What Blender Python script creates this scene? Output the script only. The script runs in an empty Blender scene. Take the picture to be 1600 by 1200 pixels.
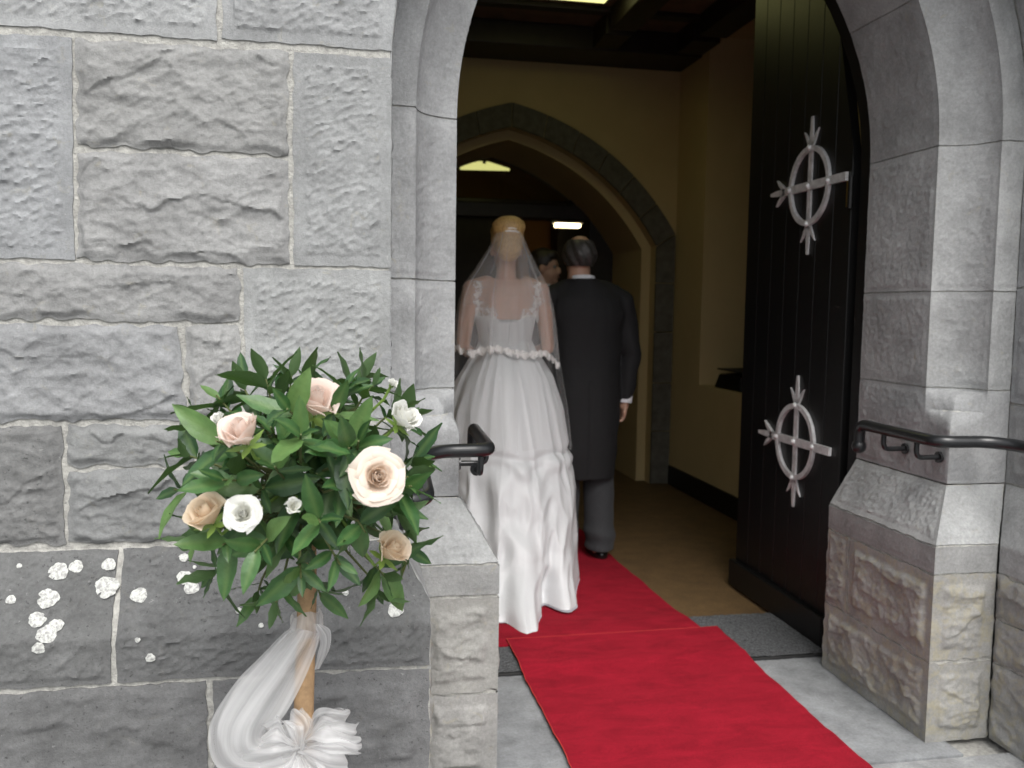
import bpy, bmesh, math, random
import numpy as np
from mathutils import Vector, Matrix, Euler
sc = bpy.context.scene
R_ = math.radians
# ------------------------------------------------------------------ camera
CAM_H = 1.35
def cam_basis(yaw, pit, rol):
    f = np.array([math.sin(yaw)*math.cos(pit), math.cos(yaw)*math.cos(pit), math.sin(pit)])
    r = np.array([math.cos(yaw), -math.sin(yaw), 0.0]); u = np.cross(r, f)
    c, s = math.cos(rol), math.sin(rol)
    return c*r+s*u, -s*r+c*u, f
cr, cu, cf = cam_basis(.18853, -.08165, .01514)
cam = bpy.data.cameras.new('camera'); cam.sensor_width = 36; cam.lens = 36*1402.8/1600
cam.clip_start = .05; cam.clip_end = 500
cam.dof.use_dof = True; cam.dof.focus_distance = 1.9; cam.dof.aperture_fstop = 5.0
camo = bpy.data.objects.new('camera', cam); sc.collection.objects.link(camo)
M = Matrix(((cr[0], cu[0], -cf[0], 0), (cr[1], cu[1], -cf[1], 0), (cr[2], cu[2], -cf[2], CAM_H), (0, 0, 0, 1)))
camo.matrix_world = M
sc.camera = camo
# ------------------------------------------------------------------ light: overcast daylight
SUN_EL, SUN_AZ = R_(52), R_(176)          # azimuth clockwise from +Y
w = bpy.data.worlds.new('World'); sc.world = w; w.use_nodes = True
nt = w.node_tree; bg = nt.nodes['Background']
sky = nt.nodes.new('ShaderNodeTexSky'); sky.sky_type = 'NISHITA'; sky.sun_disc = False
sky.sun_elevation = SUN_EL; sky.sun_rotation = SUN_AZ; sky.dust_density = 4.0; sky.air_density = 1.0; sky.ozone_density = 1.0
hs = nt.nodes.new('ShaderNodeHueSaturation'); hs.inputs['Saturation'].default_value = .22   # cloud cover greys the sky
nt.links.new(sky.outputs[0], hs.inputs['Color']); nt.links.new(hs.outputs[0], bg.inputs[0])
bg.inputs[1].default_value = .15
sl = bpy.data.lights.new('sun', 'SUN'); sl.energy = .9; sl.angle = R_(35); sl.color = (1, .97, .92)
so = bpy.data.objects.new('sun', sl); sc.collection.objects.link(so)
sd = Vector((math.sin(SUN_AZ)*math.cos(SUN_EL), math.cos(SUN_AZ)*math.cos(SUN_EL), math.sin(SUN_EL)))
so.rotation_euler = sd.to_track_quat('Z', 'Y').to_euler(); so.location = sd*30
sc.view_settings.view_transform = 'Standard'; sc.view_settings.look = 'None'
sc.view_settings.exposure = .84; sc.view_settings.gamma = 1; sc.view_settings.use_curve_mapping = False
sc.render.engine = 'CYCLES'
# ------------------------------------------------------------------ numpy noise
def h2(ix, iy, seed):
    n = (ix.astype(np.int64)*374761393 + iy.astype(np.int64)*668265263 + int(seed)*1442695041) & 0xffffffff
    n = ((n ^ (n >> 13))*1274126177) & 0xffffffff
    n = n ^ (n >> 16)
    return (n & 0xffffff)/float(0xffffff)
def vn(x, y, seed=0):
    ix = np.floor(x); iy = np.floor(y); fx = x-ix; fy = y-iy
    fx = fx*fx*(3-2*fx); fy = fy*fy*(3-2*fy)
    a = h2(ix, iy, seed); b = h2(ix+1, iy, seed); c = h2(ix, iy+1, seed); d = h2(ix+1, iy+1, seed)
    return (a*(1-fx)+b*fx)*(1-fy)+(c*(1-fx)+d*fx)*fy - .5
def fbm(x, y, seed=0, o=4, g=.5):
    r = 0; a = 1; f = 1
    for i in range(o):
        r = r+a*vn(x*f+17.3*i, y*f-9.1*i, seed+i*31); a *= g; f *= 2.03
    return r
def worley(x, y, seed):
    ix = np.floor(x); iy = np.floor(y); best = np.full(x.shape, 9.); tx = np.zeros(x.shape); ty = np.zeros(x.shape); hid = np.zeros(x.shape)
    for dx in (-1, 0, 1):
        for dy in (-1, 0, 1):
            cx = ix+dx; cy = iy+dy
            px = cx+h2(cx, cy, seed); py = cy+h2(cx, cy, seed+7)
            d = (x-px)**2+(y-py)**2
            off = h2(cx, cy, seed+13)*.35
            m = d+off < best
            best = np.where(m, d+off, best); tx = np.where(m, x-px, tx); ty = np.where(m, y-py, ty); hid = np.where(m, h2(cx, cy, seed+21), hid)
    return best, tx, ty, hid
def sst(a, b, x):
    t = np.clip((x-a)/(b-a), 0, 1); return t*t*(3-2*t)
rng = random.Random(11)
# ------------------------------------------------------------------ materials
def new_mat(name):
    m = bpy.data.materials.new(name); m.use_nodes = True
    t = m.node_tree; b = t.nodes['Principled BSDF']
    return m, t, b
class NT:
    def __init__(s, t): s.t = t
    def n(s, typ, **k):
        o = s.t.nodes.new(typ)
        for a, v in k.items():
            if a in o.inputs.keys() if hasattr(o.inputs, 'keys') else False: o.inputs[a].default_value = v
            else: setattr(o, a, v)
        return o
    def l(s, a, b): s.t.links.new(a, b)
    def noise(s, vec, scale, detail=4, rough=.55, dist=0):
        o = s.t.nodes.new('ShaderNodeTexNoise'); o.inputs['Scale'].default_value = scale; o.inputs['Detail'].default_value = detail
        o.inputs['Roughness'].default_value = rough; o.inputs['Distortion'].default_value = dist
        if vec is not None: s.l(vec, o.inputs['Vector'])
        return o.outputs['Fac']
    def ramp(s, fac, stops):
        o = s.t.nodes.new('ShaderNodeValToRGB'); e = o.color_ramp.elements
        while len(e) < len(stops): e.new(.5)
        for i, (p, c) in enumerate(stops):
            e[i].position = p; e[i].color = (c, c, c, 1) if not hasattr(c, '__len__') else (*c, 1)
        s.l(fac, o.inputs['Fac']); return o.outputs['Color']
    def mix(s, fac, a, b, mode='MIX'):
        o = s.t.nodes.new('ShaderNodeMix'); o.data_type = 'RGBA'; o.blend_type = mode
        for i, v in ((0, fac), (6, a), (7, b)):
            if hasattr(v, 'links') or isinstance(v, bpy.types.NodeSocket): s.l(v, o.inputs[i])
            elif i == 0: o.inputs[0].default_value = v
            else: o.inputs[i].default_value = (*v, 1)
        return o.outputs[2]
    def bump(s, hgt, strength, dist=.01, normal=None):
        o = s.t.nodes.new('ShaderNodeBump'); o.inputs['Strength'].default_value = strength; o.inputs['Distance'].default_value = dist
        s.l(hgt, o.inputs['Height'])
        if normal is not None: s.l(normal, o.inputs['Normal'])
        return o.outputs['Normal']
    def pos(s): return s.t.nodes.new('ShaderNodeNewGeometry').outputs['Position']
    def map(s, vec, scale=(1, 1, 1), rot=(0, 0, 0)):
        o = s.t.nodes.new('ShaderNodeMapping'); o.inputs['Scale'].default_value = scale; o.inputs['Rotation'].default_value = rot
        s.l(vec, o.inputs['Vector']); return o.outputs['Vector']
def stone_mat(name, dark_spots=0.0, moss=0.24, bumpk=.35):
    m, t, b = new_mat(name); k = NT(t); p = k.pos()
    oi = t.nodes.new('ShaderNodeObjectInfo').outputs['Color']
    v1 = k.ramp(k.noise(p, 7, 6, .65), [(.3, .74), (.7, 1.20)])
    v2 = k.ramp(k.noise(p, 110, 5, .7), [(.3, .82), (.7, 1.14)])
    c = k.mix(1, oi, v1, 'MULTIPLY'); c = k.mix(1, c, v2, 'MULTIPLY')
    fl = k.ramp(k.noise(p, 60, 4, .7), [(.66, 0), (.76, .45)])            # pale crystalline flecks
    c = k.mix(fl, c, (.46, .46, .45))
    ms = k.ramp(k.noise(p, 21, 5, .7, 1.0), [(.60-.14*(moss > .4), 0), (.72-.10*(moss > .4), moss)])       # ochre lichen film
    c = k.mix(ms, c, (.34, .30, .17))
    if dark_spots:
        ds = k.ramp(k.noise(p, 95, 3, .6), [(.62, 0), (.72, dark_spots)])
        c = k.mix(ds, c, (.03, .03, .03))
        bl = k.ramp(k.noise(p, 10, 4, .7), [(.45, 0), (.75, .45)])
        c = k.mix(bl, c, (.055, .055, .055))
    k.l(c, b.inputs['Base Color']); b.inputs['Roughness'].default_value = .88
    n = k.bump(k.noise(p, 240, 4, .7), bumpk*1.5, .005)
    k.l(n, b.inputs['Normal'])
    return m
def simple(name, col, rough=.6, nscale=0, namp=.15, bump=0, bscale=100, bdist=.005, metal=0, spec=.5, sheen=0, coat=0):
    m, t, b = new_mat(name); k = NT(t); p = k.pos()
    if nscale:
        v = k.ramp(k.noise(p, nscale, 5, .6), [(.3, 1-namp), (.7, 1+namp)])
        k.l(k.mix(1, col, v, 'MULTIPLY'), b.inputs['Base Color'])
    else: b.inputs['Base Color'].default_value = (*col, 1)
    b.inputs['Roughness'].default_value = rough; b.inputs['Metallic'].default_value = metal
    b.inputs['Specular IOR Level'].default_value = spec
    if sheen: b.inputs['Sheen Weight'].default_value = sheen
    if coat: b.inputs['Coat Weight'].default_value = coat; b.inputs['Coat Roughness'].default_value = .15
    if bump: k.l(k.bump(k.noise(p, bscale, 4, .6), bump, bdist), b.inputs['Normal'])
    return m
MAT = {}
MAT['stone'] = stone_mat('limestone')
MAT['stone_dark'] = stone_mat('weathered_limestone', .75, .05)
MAT['stone_moss'] = stone_mat('mossy_limestone', 0, .41)
MAT['mortar'] = simple('lime_mortar', (.37, .365, .34), .95, 60, .3, .8, 160, .006)
MAT['cream'] = simple('cream_wall_paint', (.48, .375, .195), .7, 3, .05, .15, 220, .002)
MAT['timber'] = simple('dark_stained_timber', (.018, .013, .009), .5, 12, .3)
MAT['panel'] = simple('brown_ceiling_board', (.16, .10, .06), .6, 9, .25)
MAT['black'] = simple('black_gloss_paint', (.006, .006, .006), .38, 0, 0, .12, 30, .004, spec=.3)
MAT['rail'] = simple('black_rail_paint', (.012, .013, .014), .28, 0, 0, .06, 60, .002)
MAT['silver'] = simple('aluminium_paint', (.60, .60, .60), .45, 30, .25, .3, 70, .003, metal=.25)
MAT['brass'] = simple('worn_brass', (.55, .40, .14), .35, metal=1)
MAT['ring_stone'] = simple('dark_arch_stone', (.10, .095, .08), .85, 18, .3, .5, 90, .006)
MAT['tan_floor'] = None
MAT['skin'] = simple('skin', (.46, .275, .195), .5, 25, .08)
MAT['skin'].node_tree.nodes['Principled BSDF'].inputs['Subsurface Weight'].default_value = .08
MAT['suit'] = simple('charcoal_wool', (.0065, .0065, .0075), .8, 120, .25, .35, 60, .004)
MAT['trouser'] = simple('grey_wool', (.035, .037, .040), .85, 120, .2, .25, 500, .001, sheen=.05)
MAT['shirt'] = simple('white_cotton', (.72, .73, .76), .8)
MAT['shoe'] = simple('black_leather', (.01, .01, .01), .25)
MAT['eye'] = simple('eye_white', (.20, .19, .18), .3)
MAT['lip'] = simple('lip', (.35, .12, .10), .5)
MAT['satin'] = simple('ivory_satin', (.55, .56, .57), .44, 0, 0, .22, 38, .006, spec=.35, sheen=.05)
MAT['lining'] = simple('dress_lining', (.55, .50, .56), .6)
MAT['lace_trim'] = simple('lace_edging', (.80, .80, .79), .8)
MAT['comb'] = simple('pearl_comb', (.75, .72, .66), .3)
def hair_mat(name, c0, c1):
    m, t, b = new_mat(name); k = NT(t)
    tc = t.nodes.new('ShaderNodeTexCoord').outputs['Object']
    v = k.noise(k.map(tc, (1, 1, .35)), 170, 3, .6)
    k.l(k.ramp(v, [(.3, c0), (.7, c1)]), b.inputs['Base Color']); b.inputs['Roughness'].default_value = .45
    k.l(k.bump(v, .6, .004), b.inputs['Normal']); return m
MAT['blonde'] = hair_mat('blonde_hair', (.30, .17, .05), (.62, .42, .17))
MAT['grey_hair'] = hair_mat('dark_grey_hair', (.018, .017, .016), (.075, .07, .065))
MAT['dark_hair'] = hair_mat('black_hair', (.008, .006, .005), (.025, .018, .014))
def veil_mat(name, alpha, streak, sc_=16, alb=.88):
    m, t, b = new_mat(name); k = NT(t)
    out = t.nodes['Material Output']; t.nodes.remove(b)
    df = t.nodes.new('ShaderNodeBsdfDiffuse'); df.inputs['Color'].default_value = (alb, alb, alb, 1)
    tl = t.nodes.new('ShaderNodeBsdfTranslucent'); tl.inputs['Color'].default_value = (alb, alb, alb, 1)
    a = t.nodes.new('ShaderNodeMixShader'); a.inputs[0].default_value = .35; k.l(df.outputs[0], a.inputs[1]); k.l(tl.outputs[0], a.inputs[2])
    tr = t.nodes.new('ShaderNodeBsdfTransparent')
    mx = t.nodes.new('ShaderNodeMixShader'); k.l(tr.outputs[0], mx.inputs[1]); k.l(a.outputs[0], mx.inputs[2])
    uv = t.nodes.new('ShaderNodeUVMap').outputs['UV']
    f = k.ramp(k.noise(k.map(uv, (1, .06, 1)), sc_, 3, .6), [(.3, max(alpha-streak, .02)), (.72, alpha+streak)])   # tulle lies denser where it folds
    k.l(f, mx.inputs[0]); k.l(mx.outputs[0], out.inputs['Surface']); return m
MAT['veil'] = veil_mat('bridal_tulle', .23, .11)
MAT['veil_thin'] = veil_mat('fine_bridal_tulle', .09, .07)
MAT['organza'] = veil_mat('white_organza', .44, .17, 6, .80)
def lace_mat():
    m, t, b = new_mat('illusion_lace'); k = NT(t); out = t.nodes['Material Output']
    b.inputs['Base Color'].default_value = (.80, .79, .77, 1); b.inputs['Roughness'].default_value = .8
    tr = t.nodes.new('ShaderNodeBsdfTransparent'); mx = t.nodes.new('ShaderNodeMixShader')
    at = t.nodes.new('ShaderNodeAttribute'); at.attribute_name = 'dens'
    p = k.pos(); v = k.noise(p, 55, 3, .7, 1.2)
    ad = t.nodes.new('ShaderNodeMath'); ad.operation = 'ADD'; k.l(v, ad.inputs[0]); k.l(at.outputs['Fac'], ad.inputs[1])
    f = k.ramp(ad.outputs[0], [(.62, .10), (.80, .88)])
    k.l(f, mx.inputs[0]); k.l(tr.outputs[0], mx.inputs[1]); k.l(b.outputs[0], mx.inputs[2]); k.l(mx.outputs[0], out.inputs['Surface']); return m
MAT['lace'] = lace_mat()
def leaf_mat():
    m, t, b = new_mat('bay_leaf'); k = NT(t)
    oi = t.nodes.new('ShaderNodeObjectInfo')
    at = t.nodes.new('ShaderNodeAttribute'); at.attribute_name = 'rib'
    c = k.ramp(oi.outputs['Random'], [(0, (.018, .056, .020)), (.35, (.032, .090, .027)), (.7, (.050, .125, .036)), (1, (.11, .20, .06))])
    p = k.pos(); c = k.mix(1, c, k.ramp(k.noise(p, 60, 3), [(.3, .8), (.7, 1.2)]), 'MULTIPLY')
    c = k.mix(at.outputs['Fac'], c, (.12, .20, .06))
    geo = t.nodes.new('ShaderNodeNewGeometry')
    c = k.mix(geo.outputs['Backfacing'], c, (.075, .13, .055))
    k.l(c, b.inputs['Base Color']); b.inputs['Roughness'].default_value = .40; b.inputs['Specular IOR Level'].default_value = .5
    wv = k.noise(p, 130, 2); k.l(k.bump(wv, .25, .003), b.inputs['Normal'])
    out = t.nodes['Material Output']; tl = t.nodes.new('ShaderNodeBsdfTranslucent'); tl.inputs['Color'].default_value = (.10, .22, .03, 1)
    mx = t.nodes.new('ShaderNodeMixShader'); mx.inputs[0].default_value = .18
    k.l(b.outputs[0], mx.inputs[1]); k.l(tl.outputs[0], mx.inputs[2]); k.l(mx.outputs[0], out.inputs['Surface']); return m
MAT['leaf'] = leaf_mat()
MAT['twig'] = simple('green_twig', (.10, .12, .04), .7)
MAT['bark'] = simple('pale_trunk_bark', (.36, .23, .12), .75, 40, .3, .5, 120, .004)
MAT['sepal'] = simple('rose_sepal', (.16, .26, .05), .5)
def petal_mat(name, inner, outer):
    m, t, b = new_mat(name); k = NT(t)
    at = t.nodes.new('ShaderNodeAttribute'); at.attribute_name = 'lip'
    k.l(k.mix(at.outputs['Fac'], inner, outer), b.inputs['Base Color']); b.inputs['Roughness'].default_value = .55
    out = t.nodes['Material Output']; tl = t.nodes.new('ShaderNodeBsdfTranslucent'); tl.inputs['Color'].default_value = (*outer, 1)
    mx = t.nodes.new('ShaderNodeMixShader'); mx.inputs[0].default_value = .42; k.l(b.outputs[0], mx.inputs[1]); k.l(tl.outputs[0], mx.inputs[2]); k.l(mx.outputs[0], out.inputs['Surface'])
    return m
MAT['p_blush'] = petal_mat('blush_petal', (.88, .72, .58), (.88, .79, .70))
MAT['p_peach'] = petal_mat('peach_petal', (.84, .65, .46), (.86, .74, .58))
MAT['p_white'] = petal_mat('white_petal', (.82, .82, .72), (.86, .86, .83))
MAT['p_pink'] = petal_mat('pink_petal', (.87, .69, .60), (.88, .77, .70))
MAT['pot'] = simple('terracotta', (.35, .15, .08), .8, 20, .2)
MAT['soil'] = simple('soil', (.03, .022, .015), .95, 40, .3, .8, 60, .01)
def lichen_mat():
    m, t, b = new_mat('white_lichen'); k = NT(t); p = k.pos()
    c = k.mix(k.ramp(k.noise(p, 120, 4, .7), [(.40, 0), (.56, 1)]), (.30, .30, .29), (.55, .56, .53))
    k.l(c, b.inputs['Base Color']); b.inputs['Roughness'].default_value = .95; k.l(k.bump(k.noise(p, 160, 3, .6), .7, .004), b.inputs['Normal']); return m
MAT['lichen'] = lichen_mat()
def carpet_mat(name, col):
    m, t, b = new_mat(name); k = NT(t); p = k.pos()
    v = k.ramp(k.noise(k.map(p, (1, 2.2, 1)), 6, 6, .7, .6), [(.32, .76), (.68, 1.18)]); c = k.mix(1, col, v, 'MULTIPLY')
    v2 = k.ramp(k.noise(p, 420, 2, .6), [(.3, .7), (.7, 1.25)]); c = k.mix(1, c, v2, 'MULTIPLY')
    k.l(c, b.inputs['Base Color']); b.inputs['Roughness'].default_value = .95; b.inputs['Specular IOR Level'].default_value = .03
    b.inputs['Sheen Weight'].default_value = .04; b.inputs['Sheen Tint'].default_value = (1, .3, .3, 1)
    h = k.noise(p, 500, 2, .7); k.l(k.bump(h, .7, .004), b.inputs['Normal']); return m
MAT['carpet'] = carpet_mat('red_carpet_pile', (.285, .010, .023))
MAT['carpet_edge'] = simple('carpet_binding', (.42, .04, .025), .9)
MAT['mat'] = simple('grey_mat_pile', (.085, .088, .092), .95, 120, .7, 1, 150, .008)
MAT['rubber'] = simple('mat_rubber', (.012, .012, .012), .7)
def tile_mat():
    m, t, b = new_mat('tan_floor_tile'); k = NT(t); p = k.pos()
    v = k.ramp(k.noise(p, 9, 5, .65), [(.3, .75), (.7, 1.25)]); c = k.mix(1, (.13, .08, .035), v, 'MULTIPLY')
    c = k.mix(1, c, k.ramp(k.noise(p, 130, 2, .6), [(.35, .75), (.65, 1.2)]), 'MULTIPLY')
    k.l(c, b.inputs['Base Color']); b.inputs['Roughness'].default_value = .6; return m
MAT['tan_floor'] = tile_mat()
MAT['flag'] = stone_mat('paving_limestone', .12, .08, .5)
MAT['tarmac'] = simple('tarmac', (.09, .09, .09), .95, 40, .25, .8, 120, .01)
MAT['nave'] = simple('amber_wall_paint', (.55, .27, .07), .7)
def glass_mat(name, tint, rough=.02, mixk=.9):
    m, t, b = new_mat(name); k = NT(t); out = t.nodes['Material Output']
    tr = t.nodes.new('ShaderNodeBsdfTransparent'); tr.inputs['Color'].default_value = (*tint, 1)
    gl = t.nodes.new('ShaderNodeBsdfGlossy'); gl.inputs['Roughness'].default_value = rough
    fr = t.nodes.new('ShaderNodeFresnel'); mx = t.nodes.new('ShaderNodeMixShader')
    k.l(fr.outputs[0], mx.inputs[0]); k.l(tr.outputs[0], mx.inputs[1]); k.l(gl.outputs[0], mx.inputs[2]); k.l(mx.outputs[0], out.inputs['Surface'])
    t.nodes.remove(b); return m
MAT['glass'] = glass_mat('dim_leaded_glass', (.10, .105, .09))
MAT['fan_glass'] = glass_mat('fanlight_glass', (.75, .75, .72))
def emit(name, col, s):
    m, t, b = new_mat(name); b.inputs['Base Color'].default_value = (.8, .8, .8, 1)
    b.inputs['Emission Color'].default_value = (*col, 1); b.inputs['Emission Strength'].default_value = s; return m
MAT['lamp_green'] = emit('ceiling_light_diffuser', (.80, .78, .30), .9)
MAT['lamp_warm'] = emit('fluorescent_tube', (1, .78, .42), 4.0)
# ------------------------------------------------------------------ object helpers
WL = {}
def link(o, parent, loc):
    sc.collection.objects.link(o)
    loc = Vector(loc)
    if parent is not None:
        o.parent = parent; o.location = loc-WL[parent]
    else: o.location = loc
    WL[o] = loc
    return o
def tag(o, label=None, cat=None, group=None, kind=None):
    if label: o['label'] = label
    if cat: o['category'] = cat
    if group: o['group'] = group
    if kind: o['kind'] = kind
    return o
def root(name, loc, label, cat, group=None):
    o = bpy.data.objects.new(name, None); o.empty_display_size = .1
    link(o, None, loc); return tag(o, label, cat, group)
def mesh(name, V, F, mat, parent=None, smooth=True, angle=None, uv=None, loc=None):
    V = np.asarray(V, float).reshape(-1, 3)
    c = (V.min(0)+V.max(0))/2 if loc is None else np.asarray(loc, float)
    me = bpy.data.meshes.new(name); me.from_pydata((V-c).tolist(), [], [tuple(int(i) for i in f) for f in F])
    me.materials.append(MAT[mat] if isinstance(mat, str) else mat)
    if smooth:
        me.shade_smooth()
        if angle: me.set_sharp_from_angle(angle=R_(angle))
    me.update()
    if uv is not None:
        ul = me.uv_layers.new(name='UVMap'); li = np.empty(len(me.loops), np.int32); me.loops.foreach_get('vertex_index', li)
        ul.data.foreach_set('uv', np.asarray(uv, float)[li].astype(np.float32).ravel())
    o = bpy.data.objects.new(name, me)
    return link(o, parent, c)
def attr(o, name, vals):
    a = o.data.attributes.new(name, 'FLOAT', 'POINT'); a.data.foreach_set('value', np.asarray(vals, np.float32).ravel())
def gridF(nv, nu, wrap=False):
    F = []
    for j in range(nv-1):
        for i in range(nu if wrap else nu-1):
            i2 = (i+1) % nu
            F.append((j*nu+i, j*nu+i2, (j+1)*nu+i2, (j+1)*nu+i))
    return F
def box(V, F, x0, x1, y0, y1, z0, z1):
    b = len(V)
    for z in (z0, z1):
        V += [(x0, y0, z), (x1, y0, z), (x1, y1, z), (x0, y1, z)]
    for f in ((3, 2, 1, 0), (4, 5, 6, 7), (0, 1, 5, 4), (1, 2, 6, 5), (2, 3, 7, 6), (3, 0, 4, 7)):
        F.append(tuple(b+i for i in f))
def boxo(name, x0, x1, y0, y1, z0, z1, mat, parent=None, bev=0):
    V = []; F = []; box(V, F, x0, x1, y0, y1, z0, z1)
    o = mesh(name, V, F, mat, parent, smooth=False)
    if bev: bevel(o, bev)
    return o
def bevel(o, wd, seg=2):
    bm = bmesh.new(); bm.from_mesh(o.data)
    bmesh.ops.bevel(bm, geom=bm.edges[:], offset=wd, segments=seg, affect='EDGES', profile=.5)
    bm.to_mesh(o.data); bm.free()
def tube(name, pts, r, mat, parent=None, n=12, fillet=0, cap=True, taper=None):
    P = [Vector(p) for p in pts]
    if fillet:
        Q = [P[0]]
        for i in range(1, len(P)-1):
            a = (P[i-1]-P[i]); b = (P[i+1]-P[i]); k = min(fillet, a.length*.48, b.length*.48)
            A = P[i]+a.normalized()*k; B = P[i]+b.normalized()*k
            for j in range(7):
                t = j/6; Q.append(A*(1-t)**2+P[i]*2*t*(1-t)+B*t*t)
        Q.append(P[-1]); P = Q
    V = []; T0 = None; up = None
    for i, p in enumerate(P):
        d = (P[min(i+1, len(P)-1)]-P[max(i-1, 0)]).normalized()
        if up is None:
            up = Vector((0, 0, 1)) if abs(d.z) < .9 else Vector((1, 0, 0))
        up = (up-d*up.dot(d)).normalized(); s = d.cross(up)
        rr = r if taper is None else r+(taper-r)*i/max(1, len(P)-1)
        for k in range(n):
            a = 2*math.pi*k/n; V.append(p+(up*math.cos(a)+s*math.sin(a))*rr)
    F = gridF(len(P), n, True)
    if cap:
        F.append(tuple(range(n-1, -1, -1))); F.append(tuple(range((len(P)-1)*n, len(P)*n)))
    return mesh(name, [tuple(v) for v in V], F, mat, parent, angle=50)
# ------------------------------------------------------------------ dressed stone from a parametric patch
SEED = [100]
def stone(P, parent, finish='rock', col=(.3, .3, .3), step=.008, joint=(.0065, .0065, .006, .006), mat='stone', creases=(), margin=.0, name='stone', relief=1.0, depth=.035):
    SEED[0] += 1; sd = SEED[0]
    S, T = np.meshgrid(np.linspace(0, 1, 40), np.linspace(0, 1, 40)); Q = P(S, T)
    ds = np.linalg.norm(np.diff(Q, axis=1), axis=2); L = ds.sum(1).mean(); dt = np.linalg.norm(np.diff(Q, axis=0), axis=2); Hh = dt.sum(0).mean()
    nu = max(4, int(L/step)); nv = max(4, int(Hh/step))
    s = np.linspace(joint[0]/L, 1-joint[1]/L, nu); t = np.linspace(joint[2]/Hh, 1-joint[3]/Hh, nv)
    if creases:                                   # keep the arrises on grid lines
        for c in creases:
            i = int(np.argmin(abs(s-c))); s[i] = c
    S, T = np.meshgrid(s, t); G = P(S, T).astype(float)
    U = S*L; Vv = T*Hh
    d = np.minimum.reduce([U-s[0]*L, s[-1]*L-U, Vv-t[0]*Hh, t[-1]*Hh-Vv])
    gs = np.gradient(G, axis=1); gt = np.gradient(G, axis=0); N = np.cross(gs, gt); N /= np.linalg.norm(N, axis=2, keepdims=True)+1e-12
    dc = np.full(d.shape, 9.)
    for c in creases: dc = np.minimum(dc, abs(U-c*L))
    ox = sd*3.17; oy = sd*1.91
    if finish == 'rock':
        wx = U+.03*fbm(U*9+ox, Vv*9, sd); wy = Vv+.03*fbm(U*9, Vv*9+oy, sd+3)
        b1, tx, ty, hh = worley(wx/.15+ox, wy/.095+oy, sd)
        b2, tx2, ty2, h22 = worley(wx/.062+ox, wy/.038+oy, sd+5)
        b3, tx3, ty3, h33 = worley(wx/.026+ox, wy/.015+oy, sd+8)
        b4, tx4, ty4, h44 = worley(wx/.011+ox, wy/.008+oy, sd+15)
        h = .0095*b1+.008*(hh-.5)*tx-.007*ty*(h22+.2)+.0095*b2+.0060*(h22-.5)*ty2+.0060*b3*(.35+h33)+.003*(h33-.5)*ty3+.0013*b4*(.3+h44)+.009*fbm(U*6+ox, Vv*8, sd+11, 4)+.0022*fbm(U*80, Vv*80, sd+12, 2)
        h = np.maximum(h, -.0025)
        mm = np.minimum(d, dc)-margin+.010*fbm(U*28, Vv*28+oy, sd+2, 2)
        e = sst(0, .020, mm)
        disp = relief*.78*e*(.002+h)
    elif finish == 'punch':
        mm = np.minimum(d, dc)-margin+.004*vn(U*60, Vv*60+oy, sd+2)
        e = sst(0, .006, mm)
        a = .5+.2*vn(U*4, Vv*4, sd)
        pu = U*np.cos(a)+Vv*np.sin(a); pv = -U*np.sin(a)+Vv*np.cos(a)
        w1 = pu+.006*vn(pu*50, pv*50+oy, sd+3); w2 = pv+.004*vn(pu*60+ox, pv*60, sd+9)
        q1, _, _, qh = worley(w1/.024+ox, w2/.0135+oy, sd+4); q2, _, _, _ = worley(w1/.013+ox, w2/.009, sd+6)
        pk = .0062*q1*(.35+1.0*qh)+.0030*q2+.0012*vn(pu*150, pv*220+oy, sd+6)
        disp = relief*(e*(-.0004+pk+.003*fbm(U*8+ox, Vv*8, sd, 2))+(1-e)*(.0003*np.sin(U*900)+.0008*vn(U*12, Vv*12, sd)))
    elif finish == 'fine':
        q1, _, _, qh = worley(U/.019+ox, Vv/.017+oy, sd+4); q2, _, _, _ = worley(U/.011+ox, Vv/.011, sd+6)
        disp = relief*(.0024*q1*(.2+qh)+.0014*q2+.0008*vn(U*210, Vv*190+oy, sd+1)+.002*fbm(U*7+ox, Vv*7, sd, 2))*sst(0, .014, np.minimum(d, dc)-.010)
    else: disp = 0*U
    wob = sst(.02, 0, d)*(.0055 if finish == 'rock' else .0024 if finish == 'punch' else .0012)
    gsn = gs/(np.linalg.norm(gs, axis=2, keepdims=True)+1e-12); gtn = gt/(np.linalg.norm(gt, axis=2, keepdims=True)+1e-12)
    G = G+N*disp[..., None]+gsn*(wob*2*fbm(Vv*30+ox, U*5, sd+40, 2))[..., None]*(dc > .02)[..., None]+gtn*(wob*2*fbm(U*30+oy, Vv*5, sd+41, 2))[..., None]
    V = G.reshape(-1, 3); F = gridF(nv, nu)
    ring = [i for i in range(nu)]+[j*nu+nu-1 for j in range(1, nv)]+[(nv-1)*nu+i for i in range(nu-2, -1, -1)]+[j*nu for j in range(nv-2, 0, -1)]
    Nf = N.reshape(-1, 3); back = V[ring]-Nf[ring]*depth; b0 = len(V); n = len(ring)
    V = np.vstack([V, back])
    for i in range(n):
        i2 = (i+1) % n; F.append((ring[i2], ring[i], b0+i, b0+i2))
    o = mesh(name, V, F, mat, parent, angle=(62 if finish == 'rock' else 40))
    k = 1+rng.uniform(-.07, .07); o.color = (col[0]*k, col[1]*k, col[2]*k*rng.uniform(.985, 1.015), 1)
    return o
def quad(p00, p10, p11, p01):
    a, b, c, d = [np.array(p, float) for p in (p00, p10, p11, p01)]
    def P(S, T):
        S = S[..., None]; T = T[..., None]
        return (a*(1-S)+b*S)*(1-T)+(d*(1-S)+c*S)*T
    return P
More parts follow.
